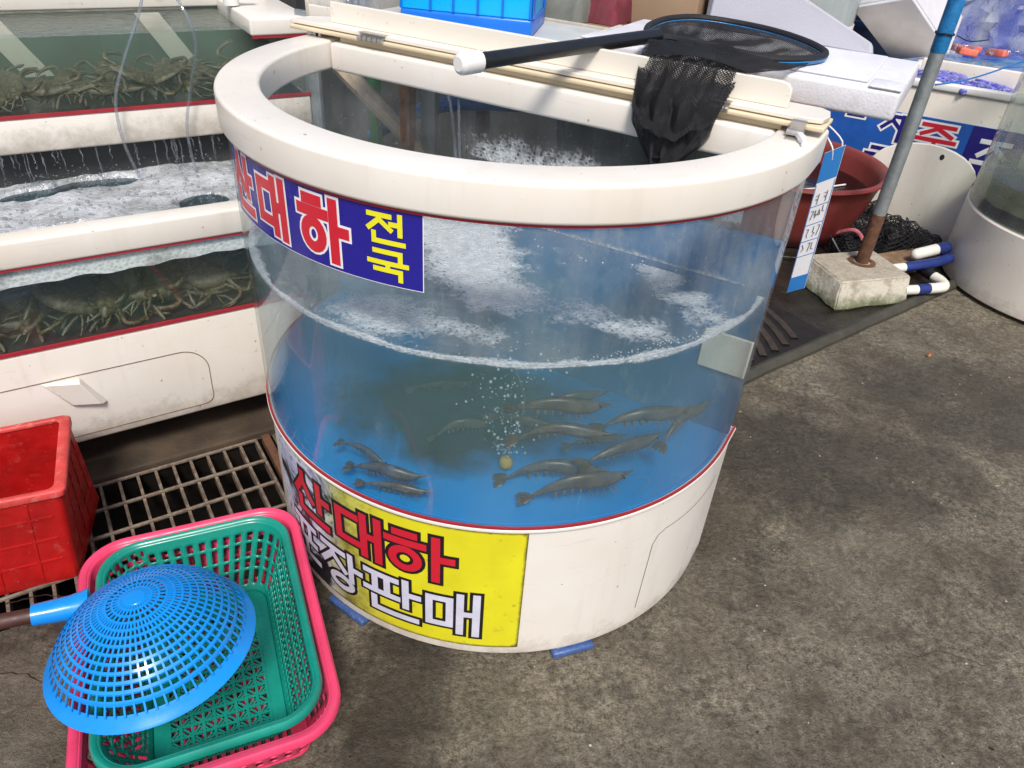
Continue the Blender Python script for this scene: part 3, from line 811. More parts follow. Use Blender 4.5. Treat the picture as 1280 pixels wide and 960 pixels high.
# ---------- stickers
HG = {
 's': [[(.29, 1.0), (.29, .84), (.03, .44)], [(.29, .80), (.56, .46)]],          # siot, upper left
 'a': [[(.78, 1.0), (.78, .36)], [(.80, .69), (1.0, .69)]],
 'n': [[(.16, .31), (.16, .05), (.96, .05)]],
 'd': [[(.46, .86), (.05, .86), (.05, .19), (.48, .19)]],
 'ae': [[(.64, .98), (.64, .02)], [(.95, 1.0), (.95, 0)], [(.66, .52), (.93, .52)]],
 'h': [[(.17, .97), (.45, .97)], [(.03, .76), (.59, .76)]],
 'a2': [[(.80, 1.0), (.80, 0)], [(.82, .53), (1.03, .53)]],
 'j': [[(.04, .95), (.60, .95)], [(.32, .93), (.32, .82), (.03, .48)], [(.32, .80), (.62, .50)]],
 'eo': [[(.88, 1.0), (.88, .38)], [(.64, .70), (.86, .70)]],
 'g1': [[(.16, .96), (.84, .96), (.84, .70)]], 'u': [[(0, .55), (1, .55)], [(.5, .53), (.5, .36)]], 'g2': [[(.16, .29), (.84, .29), (.84, 0)]],
 'p': [[(.08, .93), (.92, .93)], [(.32, .90), (.32, .53)], [(.68, .90), (.68, .53)], [(.08, .50), (.92, .50)]], 'o': [[(.5, .47), (.5, .14)], [(0, .10), (1, .10)]],
 'p2': [[(.02, .95), (.60, .95)], [(.19, .93), (.19, .53)], [(.43, .93), (.43, .53)], [(.0, .50), (.62, .50)]],
 'm_': [[(.04, .84), (.44, .84), (.44, .18), (.04, .18), 'c']],
 'ju': [[(.10, .93), (.90, .93)], [(.5, .91), (.5, .84), (.12, .56)], [(.5, .82), (.88, .56)], [(0, .36), (1, .36)], [(.5, .34), (.5, 0)]],
}
def ell(cx, cy, rx, ry, n=20): return [(cx + rx * math.cos(2 * PI * i / n), cy + ry * math.sin(2 * PI * i / n)) for i in range(n)] + ['c']
SYL = {'san': HG['s'] + HG['a'] + HG['n'], 'dae': HG['d'] + HG['ae'], 'ha': HG['h'] + [ell(.31, .34, .21, .24)] + HG['a2'],
       'jeon': HG['j'] + HG['eo'] + HG['n'], 'guk': HG['g1'] + HG['u'] + HG['g2'], 'po': HG['p'] + HG['o'],
       'jang': HG['j'] + HG['a'] + [ell(.52, .17, .26, .15)], 'pan': HG['p2'] + HG['a'] + HG['n'], 'mae': HG['m_'] + HG['ae'], 'ju': HG['ju']}
def letter(parent, syl, a0, a1, z0, z1, w, mt, omt=None, ow=.004, r=.5535):
    s0, s1 = R(a0) * .552, R(a1) * .552
    b = MB(); bo = MB(); k = 0
    for st in SYL[syl]:
        closed = st[-1] == 'c'; pts = [q for q in st if q != 'c']
        pp = [(s0 + (s1 - s0) * x, z0 + (z1 - z0) * y) for x, y in pts]
        if omt: cyl_ribbon(bo, pp, w + ow, r + .0002 + k * .00003, closed, w + ow if not closed else 0)
        cyl_ribbon(b, pp, w, r + .0008 + k * .00003, closed, w if not closed else 0)
        k += 1
    b.build('letter', mt, parent, smooth=False)
    if omt: bo.build('letter_outline', omt, parent, smooth=False)
b = MB(); arc_sheet(b, .5532, R(-149.6), R(-102.4), .8735, .9925, 40)
ban = b.build('banner', 'banner_blue', tank)
b = MB(); arc_sheet(b, .5530, R(-149.75), R(-102.25), .8722, .9930, 40); b.build('banner_border', 'letter_white', ban)
for syl, a0, a1 in (('san', -148.2, -140.4), ('dae', -137.0, -129.2), ('ha', -125, -116)):
    letter(ban, syl, a0, a1, .891, .978, .0088, 'letter_red', 'letter_white', .0040)
letter(ban, 'jeon', -111.3, -105.2, .940, .984, .0039, 'letter_yellow')
letter(ban, 'guk', -111.3, -105.0, .885, .928, .0039, 'letter_yellow')
# poster
b = MB(); NA, NZ = 80, 24
PA0, PA1, PZ0, PZ1 = R(-149), R(-82.2), .050, .392
arc_sheet(b, .5503, PA0, PA1, PZ0, PZ1, NA, NZ)
pos = b.build('poster', 'poster', tank)
at1 = pos.data.attributes.new('uv_s', 'FLOAT', 'POINT'); at2 = pos.data.attributes.new('edge', 'FLOAT', 'POINT')
for i, v in enumerate(pos.data.vertices):
    a = math.atan2(v.co.y, v.co.x); s_ = (a - PA0) / (PA1 - PA0)
    at1.data[i].value = s_
    dd = min((1 - s_) * .64, v.co.z - PZ0, PZ1 - v.co.z)
    at2.data[i].value = max(0, 1 - dd / .016)
for syl, a0, a1 in (('san', -139.6, -127.2), ('dae', -124.2, -112.6), ('ha', -111.2, -97.6)):
    letter(pos, syl, a0, a1, .241, .349, .0090, 'letter_red', 'letter_black', .0072, .5508)
for syl, a0, a1 in (('po', -142.5, -132.6), ('jang', -130.6, -118.6), ('pan', -117.0, -104.3), ('mae', -102.2, -91.0)):
    letter(pos, syl, a0, a1, .089, .205, .0078, 'letter_lilac', 'letter_black', .0068, .5508)

# ------------------------------------------------------------------ shrimps
def make_shrimp(arch=0.0, yaw=0.0):
    root = thing('shrimp', '', 'shrimp', (0, 0, 0), 'shrimps swimming in the round tank')
    prof = [(-.5, .012, .0), (-.44, .018, .012), (-.36, .030, .030), (-.24, .043, .046), (-.10, .055, .052), (.02, .063, .045), (.12, .067, .034), (.22, .064, .022), (.31, .052, .016), (.38, .034, .018), (.44, .018, .026), (.53, .004, .036)]
    rows = []
    for x, r, z in prof:
        r *= 1.28; z *= 1.2
        rows.append([(x, r * .75 * math.cos(2 * PI * k / 12), z + r * (1.15 if math.sin(2 * PI * k / 12) < 0 else 1.0) * math.sin(2 * PI * k / 12)) for k in range(12)])
    rows = [[(x, y + yaw * (x * x) * .9, z - arch * max(0, -x - .02) ** 2 * 1.6 + arch * .03) for x, y, z in r_] for r_ in rows]
    b = MB(); b.grid(rows, close_u=True); b.f.append(tuple(range(12))); b.f.append(tuple(len(b.v) - 12 + k for k in range(12)))
    body = b.build('body', 'shrimp', root, ang=80)
    md = body.modifiers.new('sub', 'SUBSURF'); md.levels = 1; md.render_levels = 1
    b = MB(); ty, tz = yaw * .25 * .9, -arch * .23 * 1.6 + arch * .03
    for sx in (-.07, -.03, .03, .07):
        b.ball((-.555, ty + sx * .9, tz), .085, .034, .012, 8, 4, Matrix.Rotation(-sx * 5 - yaw * .9, 3, 'Z') @ Matrix.Rotation(-arch * .9, 3, 'Y'))
    b.build('tail_fan', 'shrimp', root)
    b = MB()
    for i, x in enumerate((.06, .13, .19, .25, .30)):
        for sy in (-1, 1):
            b.tube([(x, sy * .03, -.04), (x + .03, sy * .05, -.09), (x - .01 + .02 * i, sy * .045, -.13)], [.005, .004, .002], 5)
    for i, x in enumerate((-.26, -.18, -.1, -.02)):
        for sy in (-1, 1): b.ball((x, yaw * x * x * .9 + sy * .02, -.030 - arch * max(0, -x - .02) ** 2 * 1.6), .016, .008, .03, 6, 4)
    b.build('legs', 'shrimp_leg', root)
    b = MB()
    for sy in (-1, 1):
        b.tube(smooth_pts([(.42, sy * .02, .02), (.56, sy * .08, .05), (.62, sy * .16, .03), (.46, sy * .24, -.02)], 5), .0016, 4)
    b.build('antennae', 'shrimp_leg', root)
    for sy in (-1, 1): MB().ball((.40, sy * .032, .035), .013, nu=8, nv=6).build('eye', 'black', root)
    return root
SH = [((.024, -.447, .60), (.208, -.423, .60), 'grey shrimp in the upper middle beside the rising air bubbles'),
      ((.034, -.459, .565), (.214, -.458, .565), 'dark shrimp crossing in front of the rising air bubbles'),
      ((.191, -.40, .545), (.389, -.34, .545), 'long shrimp at upper right heading to the right glass'),
      ((.315, -.375, .505), (.430, -.265, .52), 'shrimp nearest the right end of the glass, tilted upward'),
      ((.174, -.447, .485), (.327, -.364, .50), 'shrimp to the right of the bubbles in mid water with head raised'),
      ((.073, -.502, .45), (.262, -.455, .465), 'shrimp low at the centre right just above the red trim'),
      ((-.303, -.402, .47), (-.191, -.465, .45), 'small shrimp on the left with its head pointing down'),
      ((-.277, -.465, .455), (-.119, -.497, .452), 'dark shrimp on the left close to the glass above the yellow poster'),
      ((-.245, -.495, .436), (-.108, -.510, .436), 'shrimp lying on the blue floor above the red poster letters'),
      ((.019, -.425, .440), (.222, -.414, .440), 'shrimp resting on the floor right of the yellow air stone'),
      ((-.02, -.27, .445), (.12, -.30, .445), 'shrimp on the floor behind the yellow air stone'),
      ((-.20, -.20, .445), (-.06, -.16, .445), 'shrimp furthest back on the dark floor patch at left'),
      ((-.13, -.33, .447), (-.01, -.30, .447), 'faint shrimp in the dark patch left of the air bubbles'),
      ((.10, -.28, .50), (.23, -.24, .505), 'hazy shrimp in the background above the right hand shrimps'),
      ((.14, -.36, .455), (.27, -.33, .46), 'dim shrimp between the resting one and the lowest one at right')]
protos = [make_shrimp(.0, .1), make_shrimp(.40, -.15), make_shrimp(.2, .25)]; used_p = set()
for i, (t_, h_, lb) in enumerate(SH):
    k_ = (0, 1, 2, 1, 0, 2, 1, 2, 0, 1, 2, 0, 1, 0, 2)[i]
    o = copy_tree(protos[k_]) if k_ in used_p else protos[k_]; used_p.add(k_)
    t_, h_ = Vector(t_), Vector(h_); d = h_ - t_
    o.location = (t_ + h_) / 2; o.scale = [d.length * random.uniform(.88, 1.02), d.length * random.uniform(.85, 1.1), d.length * random.uniform(.85, 1.1)]
    o.rotation_euler = (R(random.uniform(-15, 15)), -math.asin(d.z / d.length), math.atan2(d.y, d.x))
    o['label'] = lb

# ------------------------------------------------------------------ tag hanging at the rim
tg = thing('price_tag', 'long blue and white card tag hung on string from the right rim', 'tag', (.57, -.13, 1.02))
ta, tb_ = Vector((.562, -.130, 0)), Vector((.588, -.146, 0))
def TF(u, v): q = ta.lerp(tb_, u); sway = (1 - v) * .006; return q + Vector((sway, -sway, .715 + v * .285 + (.022 * u)))
def tagpart(name, u0, u1, v0, v1, mt, off=0.0, parent=None, thick=.0006):
    nn = Vector((-.49, -.87, 0)) * off
    P = [TF(u0, v0), TF(u1, v0), TF(u1, v1), TF(u0, v1)]
    b = MB(); tn = Vector((-.49, -.87, 0)) * thick
    b.hexa([q + nn for q in P] + [q + nn + tn for q in P]); return b.build(name, mt, parent or tg, smooth=False)
card = tagpart('card', 0, 1, 0, 1, 'letter_white')
tagpart('top_band', .01, .99, .80, .998, 'tag_blue', .0008)
tagpart('bottom_band', .01, .99, .002, .115, 'tag_blue', .0008)
for v in (.27, .38, .50, .63): tagpart('rule', .05, .95, v, v + .004, 'tag_blue', .0008)
tagpart('rule', .02, .05, .115, .785, 'tag_blue', .0008); tagpart('rule', .95, .98, .115, .785, 'tag_blue', .0008)
def scrib(pts):
    b = MB()
    b.tube([TF(u, v) + Vector((-.49, -.87, 0)) * .0016 for u, v in pts], .0007, 5); b.build('handwriting', 'ink', tg)
for dx, v0 in ((.2, .655), (.62, .66)):
    scrib([(dx, v0 + .05), (dx + .14, v0 + .05), (dx + .12, v0 + .02), (dx, v0 + .03)]); scrib([(dx + .14, v0 + .06), (dx + .13, v0 - .01)])
scrib([(.15, .60), (.30, .60), (.2, .54)]); scrib([(.40, .60), (.36, .57), (.48, .57), (.42, .545), (.40, .60)]); scrib([(.58, .60), (.54, .56), (.66, .56), (.58, .60)]); scrib([(.74, .62), (.74, .58), (.84, .58)])
scrib([(.18, .47), (.30, .47), (.24, .43), (.30, .41)]); scrib([(.55, .48), (.55, .44), (.66, .43), (.55, .41)]); scrib([(.74, .48), (.86, .48), (.78, .41)])
scrib([(.18, .36), (.28, .33), (.18, .31)]); scrib([(.48, .36), (.60, .36), (.54, .30)]); scrib([(.7, .36), (.7, .31), (.8, .31)])
b = MB(); b.tube(smooth_pts([TF(.5, .93), TF(.3, 1.0) + Vector((0, 0, .006)), Vector((.545, -.115, 1.045)), Vector((.530, -.13, 1.063)), TF(.75, 1.0) + Vector((0, 0, .01)), TF(.55, .93)], 5), .0016, 6)
b.build('string', 'white', tg)

# ------------------------------------------------------------------ rack, tray, crate and foam lids behind the round tank
rk = thing('storage_rack', 'weathered rack with a rusty post and wooden brace behind the round tank', 'rack', CF(-.1, .5, 0))
b = MB(); b.bevbox(-.66, .52, .128, .80, 1.036, 1.054, .003, CF); b.build('shelf', 'wood', rk)
for e, bb, mt, nm in ((-.545, .36, 'rust_bright', 'post'), (-.535, .74, 'rust', 'post'), (.18, .76, 'rust', 'post')):
    b = MB(); b.box(e - .016, e + .016, bb - .016, bb + .016, .0, 1.0355, CF); b.build(nm, mt, rk)
b = MB(); b.tube([CF(-.95, .46, .93), CF(-.60, .40, .76), CF(-.2, .34, .56)], .026, 8); b.build('brace', 'pale_wood', rk)
b = MB(); b.box(-.515, -.47, .38, .40, .0, 1.0355, CF); b.build('side_board', 'galv', rk)
gp = MB().bevbox(-.80, -.768, .50, .53, 0, 1.6, .004, CF).build('green_post', 'green_post')
tag(gp, 'green painted post standing behind the left end of the round tank', 'post')
# grey weathered board
b = MB(); b.bevbox(-.93, -.86, .36, .375, 0, 1.03, .003, CF); o = b.build('grey_board', 'galv'); tag(o, 'grey weathered board upright behind the left glass of the round tank', 'board')
b = MB(); b.tube(smooth_pts([CF(-.95, .7, .60), CF(-.75, .62, .72), CF(-.55, .60, .80), CF(-.3, .62, .84), CF(-.05, .75, .86)], 5), .022, 10); o = b.build('blue_hose', 'blue_hose')
tag(o, 'blue hose seen through the back glass behind the rusty post', 'hose')
# dark tarp hanging from the rack
b = MB(); rows = []
for j in range(12):
    z = 1.045 - 1.04 * j / 11
    rows.append([CF(-.22 + .52 * i / 40, .60 + .03 * math.sin(i * .9 + j * .2) + .02 * noise.noise(Vector((i * .3, j * .4, 0))) + .03 * j / 11, z) for i in range(41)])
b.grid(rows); o = b.build('dark_tarp', 'dark_green', solid=.003); tag(o, 'dark green tarp hanging from the rack behind the tank', 'tarp')
b = MB(); rows = []
for j in range(10):
    z = 1.3 - 1.3 * j / 9
    rows.append([CF(-1.9 + 1.5 * i / 30, 1.35 + .03 * math.sin(i * 1.1 + j * .3), z) for i in range(31)])
b.grid(rows); o = b.build('black_sheet', 'dark', solid=.003); tag(o, 'black plastic sheet hanging beside the green post', 'sheet')
# white tray with the blue crate
tr = thing('white_tray', 'shallow cream tray holding the blue crate behind the upright board', 'tray', CF(-.3, .35, 1.065))
b = MB(); b.box(-.66, -.014, .141, .62, 1.0545, 1.059, CF); b.build('tray_floor', 'tray_floor', tr, smooth=False)
b = MB(); b.bevbox(-.66, -.014, .132, .141, 1.0545, 1.097, .002, CF); b.build('front_wall', 'cream_clean', tr)
b = MB(); b.bevbox(-.0135, -.004, .132, .485, 1.0545, 1.101, .002, CF); b.build('side_wall', 'cream', tr)
b = MB(); b.bevbox(-.66, -.004, .6205, .63, 1.0545, 1.066, .002, CF); b.build('back_wall', 'cream', tr)
b = MB(); b.bevbox(-.67, -.6605, .132, .63, 1.0545, 1.112, .002, CF); b.build('side_wall', 'cream', tr)
cr = thing('blue_crate', 'bright blue plastic crate standing in the cream tray', 'crate', CF(-.36, .45, 1.072))
def CRF(e, b, z):
    t_ = R(-7.4); x = (e + .185) * .74; y = b - .352
    return Vector((.005 + x * math.cos(t_) - y * math.sin(t_), .396 + x * math.sin(t_) + y * math.cos(t_), z))
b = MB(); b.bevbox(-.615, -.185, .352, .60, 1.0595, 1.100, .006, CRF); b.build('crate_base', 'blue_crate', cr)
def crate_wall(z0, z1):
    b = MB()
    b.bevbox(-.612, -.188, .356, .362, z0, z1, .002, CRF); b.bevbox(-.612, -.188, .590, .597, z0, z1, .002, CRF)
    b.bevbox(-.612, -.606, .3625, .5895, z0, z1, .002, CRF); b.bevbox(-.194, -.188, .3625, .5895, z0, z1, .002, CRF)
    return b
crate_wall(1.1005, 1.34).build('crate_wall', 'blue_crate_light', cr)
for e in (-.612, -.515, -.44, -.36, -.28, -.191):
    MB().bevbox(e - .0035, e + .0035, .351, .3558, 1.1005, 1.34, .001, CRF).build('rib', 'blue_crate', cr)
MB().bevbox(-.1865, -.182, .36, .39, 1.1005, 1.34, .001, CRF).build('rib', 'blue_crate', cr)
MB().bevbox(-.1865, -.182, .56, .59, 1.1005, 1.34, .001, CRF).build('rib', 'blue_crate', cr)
# milky plastic bag left of crate
b = MB(); rows = []
for j in range(9):
    rows.append([CF(-.655 + .07 * i / 14, .25 + .03 * noise.noise(Vector((i * .6, j * .7, 3))) + .02 * j / 8, 1.085 + .19 * j / 8 + .012 * noise.noise(Vector((i * .5, 7, j * .3)))) for i in range(15)])
b.grid(rows); o = b.build('plastic_bag', 'film', solid=.003); tag(o, 'milky plastic bag crumpled between the blue crate and the tray wall', 'plastic bag')
# cloths to the right of the crate
def cloth(name, mt, e0, e1, b0, b1, z0, h, seed, lb, cat):
    b = MB(); rows = []
    for j in range(18):
        row = []
        for i in range(18):
            x, y = i / 17, j / 17
            d = max(0, 1 - max(abs(2 * x - 1), abs(2 * y - 1)) ** 4)
            row.append(CF(e0 + (e1 - e0) * x + .01 * noise.noise(Vector((x * 5, y * 5, seed))), b0 + (b1 - b0) * y, z0 + d * (h * (.65 + .5 * noise.noise(Vector((x * 2.4 + seed, y * 2.4, seed)))) + .018 * noise.noise(Vector((x * 9, y * 9, seed + 4))))))
        rows.append(row)
    b.grid(rows); return tag(b.build(name, mt, ang=60), lb, cat)
cloth('grey_cloth', 'grey_cloth', -.36, -.20, .66, .98, 1.0555, .17, 3, 'crumpled grey green cloth bundle behind the blue crate', 'cloth')
cloth('maroon_cloth', 'maroon', -.22, -.12, .72, 1.0, 1.0555, .14, 9, 'maroon cloth piled beside the grey cloth bundle', 'cloth')
b = MB(); b.bevbox(-.16, .06, .84, 1.15, 1.0, 1.34, .004, CF); o = b.build('cardboard_box', 'cardboard'); tag(o, 'plain brown cardboard box behind the foam lid', 'box')
b = MB(); b.bevbox(.08, .17, .86, 1.1, .5, 1.42, .004, CF); o = b.build('metal_cabinet', 'galv'); tag(o, 'grey metal cabinet side behind the net hoop', 'cabinet')
# big foam lid
fl = thing('foam_cover', 'thick white styrofoam lid lying on the rack under the landing net', 'foam cover', CF(.32, .4, 1.065))
b = MB(); bm = bmesh.new()
b.bevbox(.006, .643, .228, .585, 1.0545, 1.106, .008, CF); b.build('lid_plate', 'foam_board', fl)
b = MB(); b.bevbox(.07, .58, .262, .55, 1.1065, 1.112, .003, CF); b.build('raised_panel', 'foam_board', fl)
for e in (.0065, .586):
    MB().bevbox(e, e + .056, .2285, .30, 1.1063, 1.111, .002, CF).build('corner_pad', 'foam_board', fl)
MB().bevbox(.30, .38, .2285, .255, 1.1063, 1.111, .002, CF).build('corner_pad', 'foam_board', fl)
# leaning foam board
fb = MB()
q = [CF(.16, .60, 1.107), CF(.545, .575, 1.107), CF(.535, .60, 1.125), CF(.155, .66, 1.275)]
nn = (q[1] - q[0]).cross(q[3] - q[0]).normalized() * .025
fb.hexa(q + [v - nn for v in q]); o = fb.build('leaning_foam', 'shaded_foam', bevel=.006); tag(o, 'white styrofoam panel leaning behind the net hoop', 'foam panel')

# ------------------------------------------------------------------ landing net
nt = thing('landing_net', 'long handled landing net with black mesh bag draped over the tank rail', 'net', (.27, .1, 1.12))
H0, H1 = Vector((-.098, -.262, 1.134)), Vector((.262, .122, 1.134))
d_ = (H1 - H0).normalized()
b = MB(); b.tube([H0 + d_ * .035, H1], .0132, 16); b.build('handle', 'black', nt)
b = MB(); b.tube([H0 - d_ * .004, H0, H0 + d_ * .004, H0 + d_ * .040, H0 + d_ * .042], [.011, .0162, .0176, .0176, .0158], 16); b.build('end_cap', 'white', nt)
hp = [(.258, .150), (.250, .215), (.272, .293), (.315, .372), (.385, .425), (.47, .425), (.545, .350), (.59, .250), (.604, .150), (.585, .085), (.525, .035), (.447, .022), (.37, .075), (.30, .125)]
HZ = 1.120
loop = smooth_pts([(x, y, HZ + (.004 if x < .4 else 0)) for x, y in hp], 7, True)
b = MB(); b.tube(loop, .0065, 8, closed=True); b.build('hoop', 'blue_paint', nt)
b = MB(); b.tube([p_ + Vector((0, 0, .005)) for p_ in loop], .0072, 8, closed=True); b.build('hoop_cover', 'net', nt)
# mesh bag: explicit knotted threads, a loose layer across the hoop and a bag hanging in front of the rail
def thread_net(name, fn, nu, nv, th):
    """diamond mesh of thin strips over the surface fn(u,v), u,v in 0..1"""
    b = MB()
    pt = {}
    for i in range(nu + 1):
        for j in range(nv + 1):
            pt[i, j] = Vector(fn(i / nu, j / nv))
    def strip(a, c):
        d = c - a
        if d.length < 1e-6: return
        s1 = d.orthogonal().normalized() * th; s2 = d.cross(s1).normalized() * th
        k = len(b.v)
        for q in (a, c):
            b.v += [tuple(q + s1), tuple(q - s1 * .5 + s2 * .87), tuple(q - s1 * .5 - s2 * .87)]
        b.f += [(k, k + 1, k + 4, k + 3), (k + 1, k + 2, k + 5, k + 4), (k + 2, k, k + 3, k + 5)]
    for i in range(nu):
        for j in range(nv):
            if (i + j) % 2 == 0: strip(pt[i, j], pt[i + 1, j + 1])
            else: strip(pt[i + 1, j], pt[i, j + 1])
    me = bpy.data.meshes.new(name); me.from_pydata(b.v, [], b.f); me.materials.append(M['net'])
    o = bpy.data.objects.new(name, me); COL.objects.link(o); o.parent = nt
    me.transform(Matrix.Translation(-Vector(nt.location)))
    return o
# layer lying across the hoop: from back/right hoop edge gathered to the front fold
ux = EC; 
hoop_back = loop[14:63]; 
def hp_at(t, pts=None):
    pts = hoop_back; x = t * (len(pts) - 1); i = min(int(x), len(pts) - 2); return pts[i].lerp(pts[i + 1], x - i)
def foldline(t):  # line where net passes over the upright board
    return CF(.225 + .185 * t, .045, 1.131 + .012 * math.sin(PI * t))
def f_top(u, v):
    a = hp_at(u); c = foldline(u)
    p_ = a.lerp(c, v)
    p_.z += -.010 * math.sin(PI * v) * (1 - v) + .007 * noise.noise(Vector((u * 14, v * 3, .5))) * math.sin(PI * v)
    return p_
thread_net('mesh_top', f_top, 130, 96, .00062)
def f_bag(off, amp, seed):
    def f(u, v):
        w = 1 - .22 * v - .60 * max(0, v - .62) ** 1.3 * 2.6
        w = max(w, .10)
        ec = .314 - .002 * v
        e = ec + (u - .5) * .158 * w * (1 + .06 * math.sin(PI * v)) + .004 * noise.noise(Vector((v * 5, seed, u * 2)))
        bb = .030 - .16 * min(1, v * 1.0) * 0 - .055 * math.sin(min(1, v * 2.2) * PI / 2) + off * math.sin(PI * u) * (.4 + .6 * v)
        bb += amp * math.sin(u * 26 + seed + v * 3) * (.3 + .7 * v) + .008 * noise.noise(Vector((u * 9, v * 5, seed)))
        z = 1.134 - .158 * v - .012 * math.sin(PI * u) * v - .004 * abs(noise.noise(Vector((u * 6, 0, seed)))) * v
        return CF(e, bb, z)
    return f
thread_net('mesh_bag', f_bag(-.030, .0030, .3), 62, 84, .00070)
thread_net('mesh_bag', f_bag(.006, .0035, 1.7), 56, 78, .00070)
def f_core(u, v): return f_bag(-.012, .009, 2.9)(.12 + .70 * u, v)
thread_net('mesh_bag', f_core, 50, 84, .0009)
def f_side(sh):
    def f(u, v):
        a = Vector((.262, .160, HZ + .004)).lerp(Vector((.47, .030, HZ)), u)
        c = CF(.238 + .150 * u, -.034 - .030 * math.sin(PI * u), 1.062 - .035 * math.sin(PI * u) + .012 * noise.noise(Vector((u * 7, 3, 1))))
        p_ = a.lerp(c, v); p_.z += (.034 + sh) * math.sin(PI * min(1, v * 1.0)); p_ = p_ + NC * (.026 * max(0, math.sin(PI * v)) ** 1.5); p_.z += 0 + .003 * noise.noise(Vector((u * 10, v * 5, sh * 90)))
        return p_
    return f
thread_net('mesh_side', f_side(.0), 84, 66, .0007)
thread_net('mesh_side', f_side(-.008), 72, 58, .0008)
b = MB()   # gathered knot tail at the bottom of the bag
b.tube(smooth_pts([CF(.308, -.040, .990), CF(.312, -.040, .975), CF(.322, -.036, .962)], 4), [.020, .016, .012, .010, .008, .007, .006, .005, .004], 8); b.build('knot', 'net', nt)

# ------------------------------------------------------------------ crab tanks on the left
lt = thing('crab_tank', 'lower cream crab tank with foaming water and a small hatch', 'fish tank', LF(-.9, .2, .12))
E0, E1 = -2.2, -.32
b = MB(); b.bevbox(E0, E1, 0, .62, .120, .405, .008, LF); b.build('cabinet', 'cream', lt)
b = MB(); b.bevbox(E0, E1, -.002, .058, .612, .676, .007, LF); b.build('front_frame', 'cream', lt)
b = MB(); b.box(E0, E1, -.0022, .004, .4052, .4135, LF); b.build('lower_trim', 'red_trim', lt, smooth=False)
b = MB(); b.box(E0, E1, -.0005, .004, .6085, .6118, LF); b.build('upper_trim', 'red_trim', lt, smooth=False)
b = MB(); b.grid([[LF(e, .006, z) for e in (E0, E1)] for z in (.4137, .6118)]); b.build('front_glass', 'glass_side', lt, smooth=False)
b = MB(); b.grid([[LF(E1 - .004, bb, z) for bb in (.006, .6)] for z in (.4137, .6118)]); b.build('side_glass', 'glass_side', lt, smooth=False)
b = MB(); b.box(E0, E1 - .01, .54, .56, .41, .72, LF); b.build('back_panel', 'dark', lt, smooth=False)
b = MB(); b.box(E0 + .01, E1 - .014, .014, .53, .4053, .4063, LF); b.build('tank_floor', 'dark', lt, smooth=False)
b = MB(); b.box(E0, E1 - .012, .012, .535, .4068, .612, LF); b.build('water', 'water_crab', lt, smooth=False)
# hatch: rounded outline groove and tab handle
def hatch_pts():
    out = [(-2.0, .322), (-.66, .318)]
    for i in range(9):
        t = R(90 - 90 * i / 8); out.append((-.66 + .065 * math.cos(t), .253 + .065 * math.sin(t)))
    out += [(-.597, .19)]
    for i in range(6):
        t = R(0 - 90 * i / 5); out.append((-.622 + .025 * math.cos(t), .168 + .025 * math.sin(t)))
    out += [(-2.0, .143)]
    return out
b = MB(); hpz = hatch_pts()
b.tube([LF(e, -.0006, z) for e, z in hpz], .0011, 5); b.build('hatch_groove', 'groove', lt)
b = MB()
tq = [(-.972, .318), (-.89, .312), (-.845, .226), (-.925, .240)]
b.add([LF(e, -.001, z) for e, z in tq] + [LF(-.965, -.010, .316), LF(-.892, -.026, .309), LF(-.858, -.018, .232), LF(-.92, -.012, .244)],
      [(3, 2, 1, 0), (4, 5, 6, 7), (0, 1, 5, 4), (1, 2, 6, 5), (2, 3, 7, 6), (3, 0, 4, 7)]); b.build('hatch_handle', 'cream', lt, bevel=.002)
# foam in the lower tank
def foamy(name, mt, e0, e1, b0, b1, z, amp, parent, seed=0, holes=(), ne=120, nb=60):
    b = MB(); rows = []
    for j in range(nb + 1):
        row = []
        for i in range(ne + 1):
            e = e0 + (e1 - e0) * i / ne; bb = b0 + (b1 - b0) * j / nb
            h = .5 + .5 * noise.noise(Vector((e * 7, bb * 7, seed))) + .25 * noise.noise(Vector((e * 22, bb * 22, seed)))
            zz = z + amp * h + .0025 * noise.noise(Vector((e * 90, bb * 90, seed)))
            for he, hb, hr, hs in holes:
                d = math.hypot((e - he) / hr, (bb - hb) / hs) + .25 * noise.noise(Vector((e * 12, bb * 12, 5)))
                if d < 1.25: zz -= (amp * 1.3 + .012) * min(1, max(0, (1.25 - d) / .5))
            row.append(LF(e, bb, zz))
        rows.append(row)
    b.grid(rows); return b.build(name, mt, parent, kind='stuff')
M['foam_solid'] = None
def foam_solid():
    t = NT('dense_water_foam')
    v1 = t.n('ShaderNodeTexVoronoi'); v1.inputs['Scale'].default_value = 70; t.l(t.co(), v1.inputs['Vector'])
    v2 = t.n('ShaderNodeTexVoronoi'); v2.inputs['Scale'].default_value = 210; t.l(t.co(), v2.inputs['Vector'])
    n1 = t.noise(9, 6, .65)
    c = t.mix(t.ramp(n1, [(.3, 0), (.6, 1)]), (.24, .255, .26), (.50, .52, .56))
    c = t.mix(t.math('MULTIPLY', t.ramp(v1.outputs['Color'], [(.72, 0), (.80, 1)]), .35), c, (.16, .175, .175))
    c = t.mix(t.ramp(t.noise(180, 2, .5), [(.64, 0), (.72, .45)]), c, (.13, .14, .14))
    c = t.mix(t.ramp(t.noise(230, 2, .5), [(.68, 0), (.74, .6)]), c, (.8, .82, .85))
    b = t.bsdf(c, .22)
    h = t.math('ADD', t.ramp(v1.outputs['Distance'], [(0, 1), (.8, 0)]), t.math('MULTIPLY', t.ramp(v2.outputs['Distance'], [(0, 1), (.8, 0)]), .5))
    t.l(t.bump(h, .4, .005), b.inputs['Normal'])
    return t.done(b.outputs[0])
M['foam_solid'] = foam_solid()
